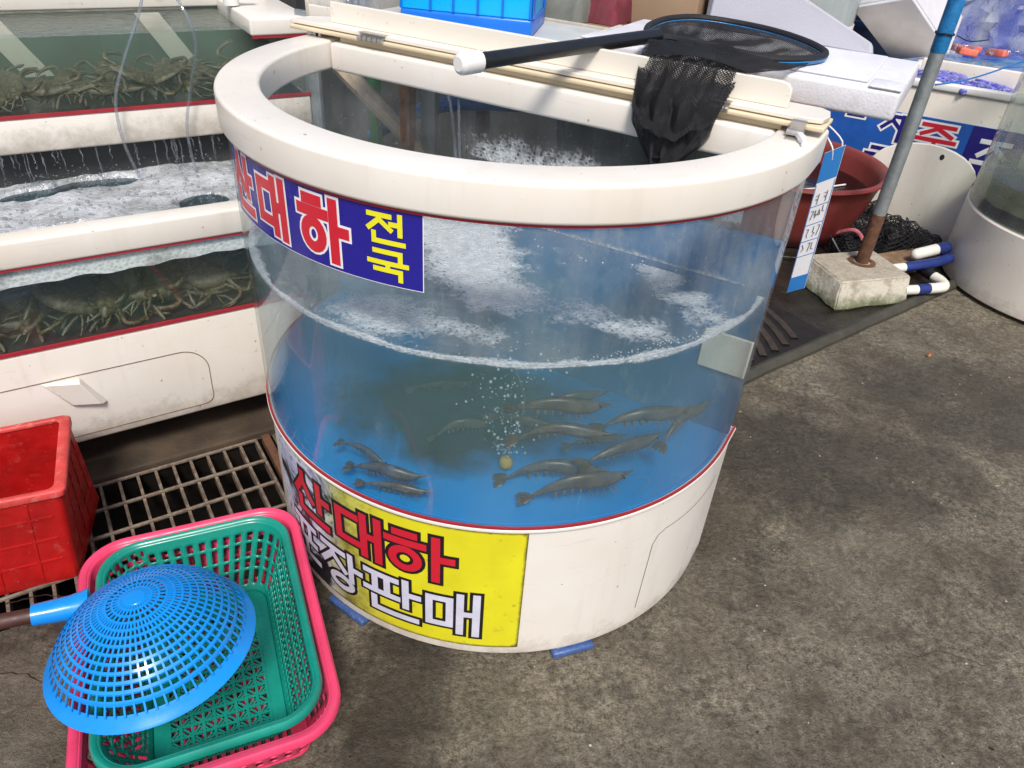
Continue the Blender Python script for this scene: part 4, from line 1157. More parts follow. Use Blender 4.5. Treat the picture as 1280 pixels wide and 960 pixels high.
foamy('foam', 'foam_solid', -2.1, E1 - .006, .06, .53, .622, .022, lt, 1, ((-.86, .40, .075, .040), (-.73, .43, .085, .035), (-.86, .13, .10, .03), (-.50, .20, .05, .05)))
b = MB(); b.grid([[LF(e, bb, .6225) for e in (-2.1, E1 - .006)] for bb in (.06, .53)]); b.build('water_surface', 'water_plain', lt, smooth=False)
b = MB(); b.box(E0, E1 - .014, .013, .05, .592, .611, LF)
b2 = MB(); rows = []
for j in range(7):
    rows.append([LF(-2.1 + (E1 + 2.08) * i / 160, .0095 + .002 * noise.noise(Vector((i * .5, j, 0))), .611 - (.046 + .012 * noise.noise(Vector((i * .17, .3, 2)))) * j / 6) for i in range(161)])
b2.grid(rows); b2.build('foam_edge', M['foam'], lt, kind='stuff')

b = MB(); rq_ = random.Random(8)
for i in range(700):
    e, bb = rq_.uniform(-1.2, -.34), rq_.uniform(.07, .5)
    h = .5 + .5 * noise.noise(Vector((e * 7, bb * 7, 1))) + .25 * noise.noise(Vector((e * 22, bb * 22, 1)))
    r_ = .0014 + .0042 * rq_.random() ** 3
    b.ball(LF(e, bb, .622 + .022 * h + r_ * .3), r_, nu=8, nv=5)
b.build('foam_bubbles', 'bubble', lt, kind='stuff')
ut = thing('crab_tank', 'upper cream crab tank overflowing into the foaming tank below', 'fish tank', LF(-.9, .7, .72))
UB = .43
U1 = -.115
b = MB(); b.bevbox(E0, U1, UB, UB + .40, .722, .808, .006, LF); b.build('base_frame', 'cream', ut)
b = MB(); b.box(E0, U1, UB - .0022, UB + .004, .8082, .816, LF); b.build('trim', 'red_trim', ut, smooth=False)
b = MB(); b.grid([[LF(e, UB + .006, z) for e in (E0, U1 - .0)] for z in (.8162, .998)]); b.build('front_glass', 'glass_side', ut, smooth=False)
b = MB(); b.box(E0, U1 - .012, UB + .013, UB + .33, .8084, .8092, LF); b.build('tank_floor', 'dark', ut, smooth=False)
b = MB(); b.box(E0, U1 - .01, UB + .012, UB + .335, .8098, .988, LF); b.build('water', 'water_crab', ut, smooth=False)
b = MB(); b.box(E0, U1 - .01, UB + .338, UB + .35, .8085, .986, LF); b.build('back_panel', 'dark_green', ut, smooth=False)
b = MB(); b.bevbox(E0, U1, UB + .352, UB + .44, .99, 1.06, .006, LF); b.build('back_frame', 'cream', ut)
b = MB(); b.bevbox(-.265, -.095, UB - .004, UB + .35, .972, 1.016, .006, LF); b.build('end_frame', 'cream', ut)
b = MB(); b.box(-.262, -.10, UB - .0025, UB + .003, .966, .9718, LF); b.build('trim', 'red_trim', ut, smooth=False)
for e0_ in (-.80, -.40):  # added slanted strips shaped after cream reflections on the back wall
    b = MB(); q = [(e0_ - .10, .982), (e0_ - .035, .982), (e0_ + .06, .83), (e0_ - .01, .83)]
    b.add([LF(e, UB + .332, z) for e, z in q] + [LF(e, UB + .322, z) for e, z in q], [(3, 2, 1, 0), (4, 5, 6, 7), (0, 1, 5, 4), (1, 2, 6, 5), (2, 3, 7, 6), (3, 0, 4, 7)])
    b.build('inner_board', 'cream', ut)
b = MB(); b.bevbox(E0, U1, UB + .05, UB + .38, .12, .7215, .005, LF); b.build('support', 'dark', ut)
# falling water under the upper frame
b = MB(); rd = random.Random(5)
for i in range(46):
    e = -1.25 + .88 * rd.random(); L_ = rd.uniform(.02, .085); z = .721; bb = UB + .012 + rd.uniform(-.006, .012)
    pts = []; rs = []
    for k in range(7):
        t = k / 6; pts.append(LF(e + .0012 * math.sin(k * 1.3 + i) + .0015 * rd.uniform(-1, 1), bb - .012 * t, z - L_ * t)); rs.append(.0042 * (1 - .7 * t) * rd.uniform(.5, 1.1) * (.4 + .6 * rd.random()))
    b.tube(pts, rs, 5)
    for k in range(3): b.ball(LF(e + rd.uniform(-.006, .006), bb - .015, z - L_ - rd.uniform(0, .02)), rd.uniform(.001, .0026), nu=5, nv=4)
for i in range(150): b.ball(LF(rd.uniform(-1.25, -.42), UB - .01 + rd.uniform(-.03, .02), .645 + rd.random() ** 2 * .04), rd.uniform(.001, .003), nu=5, nv=4)
o = b.build('water_drips', 'tube_clear', ut, kind='stuff')
# air tubes
def air_tube(pts, lb):
    b = MB(); b.tube(smooth_pts(pts, 8), .0042, 8); o = b.build('air_tube', 'tube_clear'); tag(o, lb, 'tube', 'clear air tubes hanging into the lower crab tank')
tbb = .40
air_tube([LF(-.50, .62, 1.09), LF(-.505, .52, 1.08), LF(-.525, .43, 1.05), LF(-.595, tbb, .93), LF(-.632, tbb, .84), LF(-.636, tbb, .74), LF(-.618, tbb, .64)], 'clear air tube on the left curving down across both crab tanks')
air_tube([LF(-.46, .62, 1.10), LF(-.45, .50, 1.09), LF(-.43, .42, 1.05), LF(-.414, tbb, .98), LF(-.43, tbb, .91), LF(-.47, tbb, .78), LF(-.476, tbb, .70), LF(-.47, tbb, .63)], 'clear air tube on the right hanging straighter into the foam')
b = MB(); b.tube([LF(-.475, .79, 1.075), LF(-.44, .76, 1.07)], .015, 12); b.ball(LF(-.438, .757, 1.07), .012); o = b.build('air_valve', 'orange'); tag(o, 'small orange valve on the back rim of the upper crab tank', 'valve')
b = MB(); b.tube([LF(-.26, .62, 1.02), LF(-.26, .62, 1.08)], .022, 14); b.tube([LF(-.25, .62, 1.05), LF(-.20, .62, 1.05)], .014, 12); o = b.build('pipe_fitting', 'white'); tag(o, 'white pipe fitting at the right end of the upper crab tank', 'pipe')

def make_crab():
    root = thing('crab', '', 'crab', (0, 0, 0), 'crabs heaped in the tanks')
    # carapace: wide lens with pointed sides and toothed front
    b = MB(); n = 40; rings = []
    for k in range(7):
        t = k / 6; ring = []
        for i in range(n):
            a = 2 * PI * i / n
            rx = .5 * (1 + .30 * max(0, abs(math.cos(a)) - .9) / .1 * .9); ry = .30 if math.sin(a) > 0 else .26
            tooth = 1 + (.035 * (i % 2) if math.sin(a) > .12 else 0)
            x = rx * math.cos(a) * tooth * math.sin(t * PI / 2 + .0001); y = ry * math.sin(a) * tooth * math.sin(t * PI / 2 + .0001)
            z = .13 * math.cos(t * PI / 2) + .012 * noise.noise(Vector((x * 6, y * 6, 1)))
            ring.append((x, y, z))
        rings.append(ring)
    for k in range(1, 5):
        t = k / 4
        rings.append([(p_[0] * (1 - t * .9), p_[1] * (1 - t * .9), -.10 * math.sin(t * PI / 2)) for p_ in rings[6]])
    b.grid(rings, close_u=True); b.f.append(tuple(range(n))); b.f.append(tuple(len(b.v) - n + i for i in range(n)))
    b.build('carapace', 'crab', root, ang=70)
    for sx in (-1, 1):
        b = MB(); b.tube(smooth_pts([(sx * .28, .18, -.03), (sx * .58, .34, -.01), (sx * .66, .40, .0)], 4), [.035, .042, .048, .052, .054, .052, .048, .044, .040], 7)
        b.tube(smooth_pts([(sx * .65, .38, .0), (sx * .60, .56, .02), (sx * .42, .70, .02), (sx * .22, .76, .0)], 4), [.036, .044, .050, .053, .052, .050, .047, .043, .037, .030, .022, .014, .005], 7)
        b.tube(smooth_pts([(sx * .50, .70, .03), (sx * .36, .78, .03), (sx * .22, .79, .01)], 4), [.020, .022, .021, .019, .017, .014, .011, .008, .003], 6)
        b.build('claw', 'crab', root, ang=70)
        for i in range(4):
            a = R(8 - 36 * i)
            dx, dy = math.cos(a), math.sin(a)
            st = Vector((sx * .38, .08 - .09 * i, -.05)); kn = st + Vector((sx * dx * .22, dy * .16, .03)); en = kn + Vector((sx * dx * .14, dy * .12 - .05, -.06)); tip = en + Vector((sx * dx * .06, dy * .06 - .06, -.03))
            b = MB(); b.tube([st, st.lerp(kn, .5), kn, kn.lerp(en, .5), en, tip], [.024, .030, .024, .026, .020 if i < 3 else .045, .005 if i < 3 else .02], 6)
            b.build('leg', 'crab_pale' if i % 2 else 'crab', root, ang=70)
    return root
ORDER = None
c0_ = make_crab(); rc = random.Random(11); first_crab = True
ORD = ['first', 'second', 'third', 'fourth', 'fifth', 'sixth', 'seventh', 'eighth']
def crab_row(which, row, n, e0, e1, b_, z0, z1, size, t0, t1):
    global first_crab
    up_ = which == 'upper'
    for k in range(n):
        o = c0_ if first_crab else copy_tree(c0_); first_crab = False
        e = e0 + (e1 - e0) * (k + rc.uniform(-.18, .18)) / (n - 1)
        o.location = LF(e, b_ + rc.uniform(-.012, .012), rc.uniform(z0, z1))
        o.scale = [size * rc.uniform(.88, 1.14)] * 3
        mt_ = Matrix.Rotation(R(34), 3, 'Z') @ Matrix.Rotation(R(rc.uniform(t0, t1)), 3, 'X') @ Matrix.Rotation(R(rc.uniform(-24, 24)), 3, 'Y') @ Matrix.Rotation(R(rc.choice([0, 0, 180, 90, -90]) + rc.uniform(-40, 40)), 3, 'Z')
        o.rotation_euler = mt_.to_euler()
        o['label'] = 'brown olive crab, %s from the left in the %s row of the %s crab tank' % (ORD[k], row, which)
        bmin, zmin, zmax = 9, 9, -9
        for ch in o.children:
            for v in ch.data.vertices:
                w = mt_ @ (v.co * o.scale[0]) + o.location
                bmin = min(bmin, -.52 - w.dot(NL)); zmin = min(zmin, w.z); zmax = max(zmax, w.z)
        lim_b, lim_z = (UB + .016, .812) if up_ else (.016, .4075)
        if bmin < lim_b: o.location = o.location - NL * (lim_b - bmin)
        if zmin < lim_z: o.location.z += lim_z - zmin; zmax += lim_z - zmin
        top_ = .985 if up_ else .606
        if zmax > top_: o.location.z -= zmax - top_
crab_row('lower', 'front', 7, -1.10, -.42, .085, .42, .46, .128, 10, 50)
crab_row('lower', 'bottom', 7, -1.04, -.38, .060, .41, .42, .122, -6, 10)
crab_row('lower', 'middle', 7, -1.06, -.40, .150, .46, .50, .132, 20, 60)
crab_row('lower', 'back', 7, -1.08, -.40, .220, .51, .55, .135, 25, 60)
crab_row('upper', 'front', 7, -1.02, -.30, UB + .075, .82, .835, .110, 0, 22)
crab_row('upper', 'bottom', 6, -1.0, -.34, UB + .06, .81, .82, .110, -6, 10)
crab_row('upper', 'back', 7, -.98, -.26, UB + .15, .82, .845, .112, 5, 28)

# ------------------------------------------------------------------ red bucket
rb_ = thing('red_bucket', 'red square plastic bucket on the grating with a scuffed rim', 'bucket', (-1.1, -.3, .004))
bt = [Vector((-1.073 - .20, -.482 - .10, 0)), Vector((-.930, -.410, 0)), Vector((-1.012, -.155, 0)), Vector((-1.36, -.34, 0))]
tp = [Vector((-1.02 - .21, -.445 - .125, 0)), Vector((-.893, -.412, 0)), Vector((-1.010, -.172, 0)), Vector((-1.36, -.36, 0))]
cx_ = sum(bt, Vector()) / 4; ct_ = sum(tp, Vector()) / 4
def rq(z, ins=0.0, n=5, rad=.018):
    t = (z - .004) / .274
    P = [a.lerp(c, t) for a, c in zip(bt, tp)]; c = cx_.lerp(ct_, t)
    P = [p_ + (c - p_).normalized() * ins * 1.35 for p_ in P]
    out = []
    for i in range(4):
        p0, p1, p2 = P[i - 1], P[i], P[(i + 1) % 4]
        a = p1 + (p0 - p1).normalized() * rad; d = p1 + (p2 - p1).normalized() * rad
        for k in range(n + 1):
            s_ = k / n; q = a.lerp(p1, s_).lerp(p1.lerp(d, s_), s_); out.append((q.x, q.y, z))
    return out
b = MB(); rows = [rq(.005, .0), rq(.008, -.001)] + [rq(.004 + .274 * k / 8, 0) for k in range(1, 8)] + [rq(.272)]
b.grid(rows, close_u=True); b.f.append(tuple(range(24)))
b.build('wall', 'red_plastic', rb_, ang=50)
def bw_pt(a, c, s_, z, off):
    t = (z - .004) / .274
    q0 = bt[a].lerp(tp[a], t); q1 = bt[c].lerp(tp[c], t); q = q0.lerp(q1, s_); d = q1 - q0
    q = q + Vector((d.y, -d.x, 0)).normalized() * off; return Vector((q.x, q.y, z))
def wall_rib(a, c, s0, s1, z0, z1):
    b = MB(); P = [(s0, z0), (s1, z0), (s1, z1), (s0, z1)]
    b.hexa([bw_pt(a, c, s_, z, -.0004) for s_, z in P] + [bw_pt(a, c, s_, z, .0016) for s_, z in P]); b.build('rib', 'red_plastic', rb_, smooth=False)
for a, c in ((0, 1), (1, 2)):
    for z in (.075, .14, .205): wall_rib(a, c, .07, .93, z, z + .005)
    for s_ in (.2, .4, .6, .8): wall_rib(a, c, s_, s_ + .018, .02, .255)
b = MB(); rows = [rq(.272, .010 + .004 * 0)] + [rq(.24 - .2 * k / 4, .012) for k in range(5)]
b.grid(rows, close_u=True); k_ = len(b.v) - 24; b.f.append(tuple(k_ + i for i in range(24))); b.build('inner_wall', 'red_plastic', rb_, ang=50)
b = MB(); b.grid([rq(.262, -.005), rq(.276, -.006), rq(.280, -.002), rq(.2805, .010), rq(.277, .015), rq(.270, .0135)], close_u=True); b.build('rim', 'red_rim', rb_, ang=60)
b = MB(); b.box(0, .30, -.006, .006, .02, .10, lambda x, y, z: Vector((-1.30, -.36, 0)) + Vector((.95, .30, 0)) * x + Vector((-.3, .95, 0)) * y + Vector((0, 0, z))); b.build('inner_board', 'red_plastic', rb_)

# ------------------------------------------------------------------ nested baskets and strainer
BU = Vector((math.cos(R(25)), math.sin(R(25)), 0)); BV = Vector((math.sin(R(25)), -math.cos(R(25)), 0))
BC = Vector((-.534, -.641, 0))
def BF(u, v, z): return BC + BU * u + BV * v + Vector((0, 0, z))
def rr_pts(hx, hy, rad, z, n=160):
    """points at even spacing round a rounded rectangle"""
    segs = []
    per = [(hx - rad, hy, -hx + rad, hy, None), (-hx + rad, hy - rad, 90, 180, 'a'), (-hx, hy - rad, -hx, -hy + rad, None), (-hx + rad, -hy + rad, 180, 270, 'a'), (-hx + rad, -hy, hx - rad, -hy, None), (hx - rad, -hy + rad, 270, 360, 'a'), (hx, -hy + rad, hx, hy - rad, None), (hx - rad, hy - rad, 0, 90, 'a')]
    fine = []
    for a in per:
        if a[4] is None:
            for k in range(40): fine.append((a[0] + (a[2] - a[0]) * k / 40, a[1] + (a[3] - a[1]) * k / 40))
        else:
            for k in range(16):
                t = R(a[2] + (a[3] - a[2]) * k / 16); fine.append((a[0] + rad * math.cos(t), a[1] + rad * math.sin(t)))
    fine.append(fine[0]); L = [0]
    for p_, q_ in zip(fine, fine[1:]): L.append(L[-1] + math.hypot(q_[0] - p_[0], q_[1] - p_[1]))
    out = []; j = 0
    for i in range(n):
        s_ = L[-1] * i / n
        while L[j + 1] < s_: j += 1
        t = (s_ - L[j]) / max(1e-9, L[j + 1] - L[j])
        out.append((fine[j][0] + (fine[j + 1][0] - fine[j][0]) * t, fine[j][1] + (fine[j + 1][1] - fine[j][1]) * t))
    return [BF(x, y, z) for x, y in out]
def basket(name, mt, lb, hx, hy, bx, by, z0, z1, rimw, holes, floor_fn, sxy=(0, 0)):
    global BC
    keep = BC.copy(); BC = BC + BU * sxy[0] + BV * sxy[1]
    root = thing(name, lb, 'basket', (BC.x, BC.y, z0))
    N = 240; NR = 26
    rows = []
    for j in range(NR + 1):
        t = j / NR; f = t ** .9
        rows.append(rr_pts(bx + (hx - bx) * f, by + (hy - by) * f, .035 + .035 * t, z0 + (z1 - z0) * t, N))
    b = MB(); b.grid(rows, close_u=True, skip=holes)
    b.build('wall', mt, root, solid=.003, ang=60)
    b = MB()
    prof = [(-.004, -.006), (.0, .0), (.003, .004), (rimw - .004, .005), (rimw, .001), (rimw + .001, -.012), (rimw - .003, -.012), (rimw - .004, -.003), (.002, -.003)]
    rows = [rr_pts(hx + x, hy + x, .07 + x, z1 + z, N) for x, z in prof]
    b.grid(rows, close_u=True, close_v=True); b.build('rim', mt, root, ang=50)
    b = MB()
    prof = [(.004, .001), (-.03, .001), (-.03, -.003), (.004, -.003)]
    b.grid([rr_pts(bx + x, by + x, .035 + min(x, 0) * .5, z0 + z, N) for x, z in prof], close_u=True, close_v=True); b.build('floor_edge', mt, root)
    floor_fn(root, bx - .028, by - .028, z0, mt)
    BC = keep
    return root
def holes_a(i, j):
    # paired tall and short slots, columns of 4 faces (3 open)
    if i % 240 and False: pass
    c = j % 4
    if c == 3 : return False
    if 3 <= i < 8 or 13 <= i < 18 : return c in (1, 2)
    if 9 <= i < 12 or 19 <= i < 22: return c in (1, 2)
    return False
def holes_b(i, j):
    if i in (0, 1, 2, 24, 25): return False
    return (j + i // 3) % 3 != 0 and i % 6 != 5
def floor_tri(root, hx, hy, z0, mt):
    b = MB(); nu, nv = 9, 14
    def bar(a, c, w=.0022, h=.004):
        d = (c - a); s_ = Vector((-d.y, d.x, 0)).normalized() * w; z = Vector((0, 0, h))
        b.hexa([a - s_, c - s_, c + s_, a + s_, a - s_ + z, c - s_ + z, c + s_ + z, a + s_ + z])
    for i in range(nu + 1):
        x = -hx + 2 * hx * i / nu; bar(BF(x, -hy, z0 - .002), BF(x, hy, z0 - .002), .0024, .0046)
    for j in range(nv + 1):
        y = -hy + 2 * hy * j / nv; bar(BF(-hx, y, z0 - .0018), BF(hx, y, z0 - .0018), .0022, .0042)
    for i in range(nu):
        for j in range(nv):
            xa, xb = -hx + 2 * hx * i / nu, -hx + 2 * hx * (i + 1) / nu; ya, yb = -hy + 2 * hy * j / nv, -hy + 2 * hy * (j + 1) / nv
            for t in (.33, .66) if (i + j) % 2 else (.5,):
                pass
            for t in (0, .5):
                if (i + j) % 2: bar(BF(xa, ya + (yb - ya) * t, z0 - .0016), BF(xb, min(yb + (yb - ya) * t, hy), z0 - .0016), .0016, .0036)
                else: bar(BF(xa, min(yb + (yb - ya) * t * .5, hy), z0 - .0016), BF(xb, ya + (yb - ya) * t, z0 - .0016), .0016, .0036)
    b.build('floor_lattice', mt, root, smooth=False)
def floor_grid(root, hx, hy, z0, mt):
    b = MB()
    for i in range(17):
        x = -hx + 2 * hx * i / 16; b.box(x - .004, x + .004, -hy, hy, z0 - .002, z0 + .002, BF)
    for j in range(13):
        y = -hy + 2 * hy * j / 12; b.box(-hx, hx, y - .004, y + .004, z0 - .0022, z0 + .0022, BF)
    b.build('floor_lattice', mt, root, smooth=False)
basket('pink_basket', 'pink', 'pink rectangular plastic basket under the green basket', .202, .274, .155, .215, .006, .168, .017, holes_a, floor_grid)
def holes_g(i, j):
    # long walls carry narrow slots, the short walls tall and short oval openings
    N = 240
    per = j / N
    return holes_a(i, j)
GHX, GHY = .176, .247
def holes_green(i, j):
    x = j  # perimeter index starts at +x corner of +v side, runs to -u
    short = (j < 48) or (120 <= j < 168)
    if short: return holes_a(i, j)
    if i < 3 or i > 23: return False
    return (j + (i // 2)) % 3 != 0 and i % 5 != 4
basket('green_basket', 'teal', 'teal green slotted basket nested in the pink basket', GHX, GHY, .118, .178, .030, .176, .013, holes_green, floor_tri, (.004, -.003))

st = thing('strainer', 'blue domed plastic strainer upside down across the green basket', 'strainer', (-.592, -.703, .207))
th_, ph_ = -.089, -.586
SN = Vector((math.sin(th_) * math.cos(ph_), math.sin(th_) * math.sin(ph_), math.cos(th_)))
SX = SN.cross(Vector((0, 0, 1))).normalized(); SY = SN.cross(SX)
SCN = Vector((-.592, -.703, .209)); SR = .170; SHH = .112
def SF(x, y, z): return SCN + SX * x + SY * y + SN * z
RS = (SR * SR + SHH * SHH) / (2 * SHH)
def sph(rho, a, off=0.0):
    z = math.sqrt(max(0, (RS + off) ** 2 - rho * rho)) - (RS - SHH)
    return SF(rho * math.cos(a), rho * math.sin(a), z)
b = MB(); NA_ = 72; rhos = [.014, .026, .038, .050, .062, .074, .086, .098, .110, .121, .132, .142, .152]
for rho in rhos:
    w = .0018
    b.grid([[sph(rho + dr, 2 * PI * k / NA_, oo) for k in range(NA_)] for dr, oo in ((-w, .0013), (w, .0013), (w, -.0013), (-w, -.0013))], close_u=True, close_v=True)
b.build('ring_ribs', 'strainer', st, ang=40)
b = MB()
def spoke(a, r0, r1, w):
    n = 12; rows = []
    for k in range(n + 1):
        rho = r0 + (r1 - r0) * k / n; da = w / max(rho, .01)
        rows.append([sph(rho, a - da, .0010), sph(rho, a + da, .0010), sph(rho, a + da, -.0010), sph(rho, a - da, -.0010)])
    b.grid(rows, close_u=True)
for k in range(64): spoke(2 * PI * k / 64, .050 if k % 2 else .016, .164, 0.0016)
b.build('radial_ribs', 'strainer', st, ang=40)
b = MB(); b.grid([[sph(rho, 2 * PI * k / 32, oo) for k in range(32)] for rho, oo in ((.0005, .0018), (.016, .0018), (.018, .0), (.016, -.0018), (.0005, -.0018))], close_u=True); b.build('centre_boss', 'strainer', st)
b = MB(); prof = [(.160, .0135), (.165, .0075), (.170, .0005), (.1755, -.004), (.1785, -.008), (.176, -.010), (.169, -.005), (.163, .0055), (.159, .0125)]
b.grid([[SF(r_ * math.cos(2 * PI * k / 96), r_ * math.sin(2 * PI * k / 96), z) for k in range(96)] for r_, z in prof], close_u=True, close_v=True); b.build('rim', 'strainer', st, ang=50)
hA = Vector((-.742, -.648, .222)); hB = Vector((-.815, -.684, .230)); hC = Vector((-1.15, -.85, .262))
hd = (hB - hA).normalized()
b = MB(); b.tube([hA + hd * -.01, hA + hd * .02, hB], [.030, .023, .0195], 14); b.tube([hB, hB - hd * .001], [.0195, .015], 14); b.build('socket', 'strainer', st)
b = MB(); b.tube([hB - hd * .02, hB + hd * .2, hC], .0145, 12); b.build('handle', 'wood_handle', st)

# ------------------------------------------------------------------ right side: drain cover, kerb edge, block, pole
dE = Vector((math.cos(R(38.2)), math.sin(R(38.2)), 0)); dN = Vector((-dE.y, dE.x, 0))
def DF(u, v, z): return Vector((.847, .644, 0)) + dE * u + dN * v + Vector((0, 0, z))
b = MB(); pts = []
for i in range(40):
    u = -.55 + 1.95 * i / 39; pts.append(DF(u, .004 * noise.noise(Vector((u * 5, 0, 0))), .008 + .003 * noise.noise(Vector((u * 9, 1, 0)))))
b.tube(pts, .024, 10); b.build('drain_kerb', 'kerb', kind='structure')
dc = thing('drain_cover', 'dark cast iron drain cover with curved ribs beside the round tank', 'drain cover', DF(.1, .25, .004))
b = MB(); b.box(-.6, .47, .024, .46, .004, .012, DF); b.build('plate', 'plate_iron', dc, smooth=False)
cc = (-.42, .52)
for k in range(13):
    r_ = .26 + .052 * k
    pts = []
    for i in range(31):
        a = R(-88 + 100 * i / 30); u, v = cc[0] + r_ * math.cos(a), cc[1] + r_ * math.sin(a)
        if .030 < v < .45 and -.58 < u < .46: pts.append((u, v))
    if len(pts) > 2:
        b = MB(); b.grid([[DF(u, v, z) for u, v in [(p_[0] + (cc[0] - p_[0]) / r_ * w, p_[1] + (cc[1] - p_[1]) / r_ * w) for p_ in pts]] for w, z in ((0, .010), (.002, .019), (.028, .019), (.031, .010))]); b.build('rib', 'rib_iron', dc, ang=30)
b = MB(); b.box(.475, 1.6, .026, .7, .004, .010, DF); o = b.build('wet_floor', 'wet_dark', smooth=False, kind='structure')
# concrete block
bA, bB, bC = Vector((1.205, 1.404, .012)), Vector((1.28, 1.138, .012)), Vector((1.625, 1.264, .012))
tA, tB, tC = Vector((1.225, 1.434, .118)), Vector((1.298, 1.19, .118)), Vector((1.615, 1.297, .118))
bm = bmesh.new()
vs = [bm.verts.new(v) for v in (bB, bC, bA + bC - bB, bA, tB, tC, tA + tC - tB, tA)]
for f in [(3, 2, 1, 0), (4, 5, 6, 7), (0, 1, 5, 4), (1, 2, 6, 5), (2, 3, 7, 6), (3, 0, 4, 7)]: bm.faces.new([vs[i] for i in f])
bmesh.ops.bevel(bm, geom=bm.edges[:], offset=.006, segments=2, affect='EDGES')
bmesh.ops.subdivide_edges(bm, edges=bm.edges[:], cuts=4, use_grid_fill=True)
for v in bm.verts:
    q = v.co.copy(); top = q.z > .112
    d = .011 * noise.noise(q * 11) + .006 * noise.noise(q * 34)
    if top: v.co.z += d * .18
    else: v.co += Vector((d, d * .9, d * .3)) * .8
me = bpy.data.meshes.new('concrete_block'); bm.to_mesh(me); bm.free()
me.polygons.foreach_set('use_smooth', [True] * len(me.polygons)); me.set_sharp_from_angle(angle=R(40))
me.materials.append(M['block']); blk = bpy.data.objects.new('concrete_block', me); COL.objects.link(blk)
tag(blk, 'mossy concrete block holding the foot of the galvanised pole', 'concrete block')
pl_ = thing('metal_pole', 'galvanised pole painted blue at the top, rusty at its foot in the block', 'pole', (1.448, 1.402, .11))
px, py = 1.448, 1.402
b = MB(); b.tube([(px, py, .105), (px, py, .16), (px, py, .22), (px, py, .33)], [.0255, .0268, .0268, .0264], 18); b.build('rusty_foot', 'rust', pl_)
b = MB(); b.tube([(px, py, .325), (px, py, .94)], .0258, 18); b.build('lower_tube', 'galv', pl_)
b = MB(); b.tube([(px, py, .938), (px, py, .943), (px, py, 1.03), (px, py, 2.4)], [.0265, .0282, .0282, .0282], 18); b.build('painted_tube', 'blue_paint', pl_)
b = MB(); b.tube([(px + .031 * math.cos(2 * PI * i / 20), py + .031 * math.sin(2 * PI * i / 20), 1.0 + .002 * math.sin(i)) for i in range(20)], .003, 6, closed=True); b.tube(smooth_pts([(px + .03, py - .03, 1.0), (px + .08, py - .03, .985), (px + .16, py + .0, .99)], 4), .002, 5); b.build('wire_tie', 'black', pl_)
b = MB(); n_ = 22; ring = [[(px + (.036 + .022 * k * (1 + .5 * noise.noise(Vector((math.cos(2 * PI * i / n_) * 2, math.sin(2 * PI * i / n_) * 2, 0))))) * math.cos(2 * PI * i / n_), py + (.036 + .022 * k) * math.sin(2 * PI * i / n_), .1195 + .002 * (1 - k)) for i in range(n_)] for k in (0, 1)]
b.grid(ring, close_u=True); b.build('rust_ring', 'rust', pl_)

# pipes by the block
pp_ = thing('drain_pipe', 'white drain pipe with blue tape bending out from the concrete block', 'pipe', (1.66, 1.3, .04))
b = MB(); b.tube([(1.60, 1.285, .058), (1.66, 1.30, .058)], .020, 14); b.build('pipe', 'pvc', pp_)
b = MB(); b.tube([(1.661, 1.3005, .058), (1.715, 1.318, .058)], .0215, 14); b.build('tape', 'navy_tape', pp_)
b = MB(); b.tube(smooth_pts([(1.716, 1.3185, .058), (1.76, 1.332, .058), (1.795, 1.352, .058), (1.80, 1.39, .060), (1.785, 1.43, .062)], 6), .022, 14); b.build('elbow', 'pvc', pp_)
b = MB(); b.tube([(1.784, 1.432, .0622), (1.75, 1.53, .066)], .0225, 14); b.build('tape', 'black', pp_)
pp2 = thing('drain_pipe', 'blue wrapped pipe with a white end behind the block, against the round white tank', 'pipe', (1.75, 1.5, .06))
b = MB(); b.tube([(1.59, 1.42, .088), (1.65, 1.44, .09)], .020, 14); b.build('pipe', 'pvc', pp2)
b = MB(); b.tube([(1.651, 1.4403, .09), (1.80, 1.49, .10), (1.885, 1.54, .105)], .021, 14); b.build('tape', 'navy_tape', pp2)
b = MB(); b.tube([(1.73, 1.53, .115), (1.83, 1.575, .125)], [.025, .025], 14); b.ball((1.73, 1.53, .115), .025); b.build('upper_pipe', 'pvc', pp2)
b = MB(); b.tube([(1.831, 1.5755, .125), (1.89, 1.60, .128)], .026, 14); b.build('tape', 'navy_tape', pp2)

# ------------------------------------------------------------------ red basin, net heap, plank
bs_ = thing('rubber_basin', 'red brown rubber basin of dark water behind the round tank', 'basin', (1.30, 2.05, .02))
c = (1.25, 2.02, -.03)
b = MB(); prof = [(.0, .0605), (.29, .0605), (.30, .066), (.335, .14), (.372, .30), (.385, .345), (.398, .352), (.408, .362), (.405, .372), (.392, .376), (.378, .366), (.366, .335), (.33, .16), (.29, .08), (.0, .075)]
prof = [(r_ * 1.10, z_) for r_, z_ in prof]; b.lathe(prof, c, 72); b.build('shell', 'basin', bs_, ang=50)
b = MB(); b.lathe([(.0001, .268), (.386, .268)], c, 64); b.build('water', 'water_plain', bs_, smooth=False)
b = MB(); b.lathe([(.0001, .20), (.364, .20)], c, 48); b.build('dark_bottom', 'dark', bs_, smooth=False)
b = MB(); b.tube(smooth_pts([(1.10, 1.80, .242), (1.23, 1.86, .244), (1.36, 1.91, .242), (1.53, 1.99, .245)], 5), .004, 6); b.build('string', 'white', bs_)
b = MB(); b.bevbox(.95, 1.62, 1.60, 2.3, .0105, .029, .004); o = b.build('stone_slab', 'wet_dark'); tag(o, 'wet dark stone slab under the red basin', 'slab')
nh = thing('net_heap', 'heap of black fishing net with pink rope behind the block', 'fishing net', (1.62, 1.72, .03))
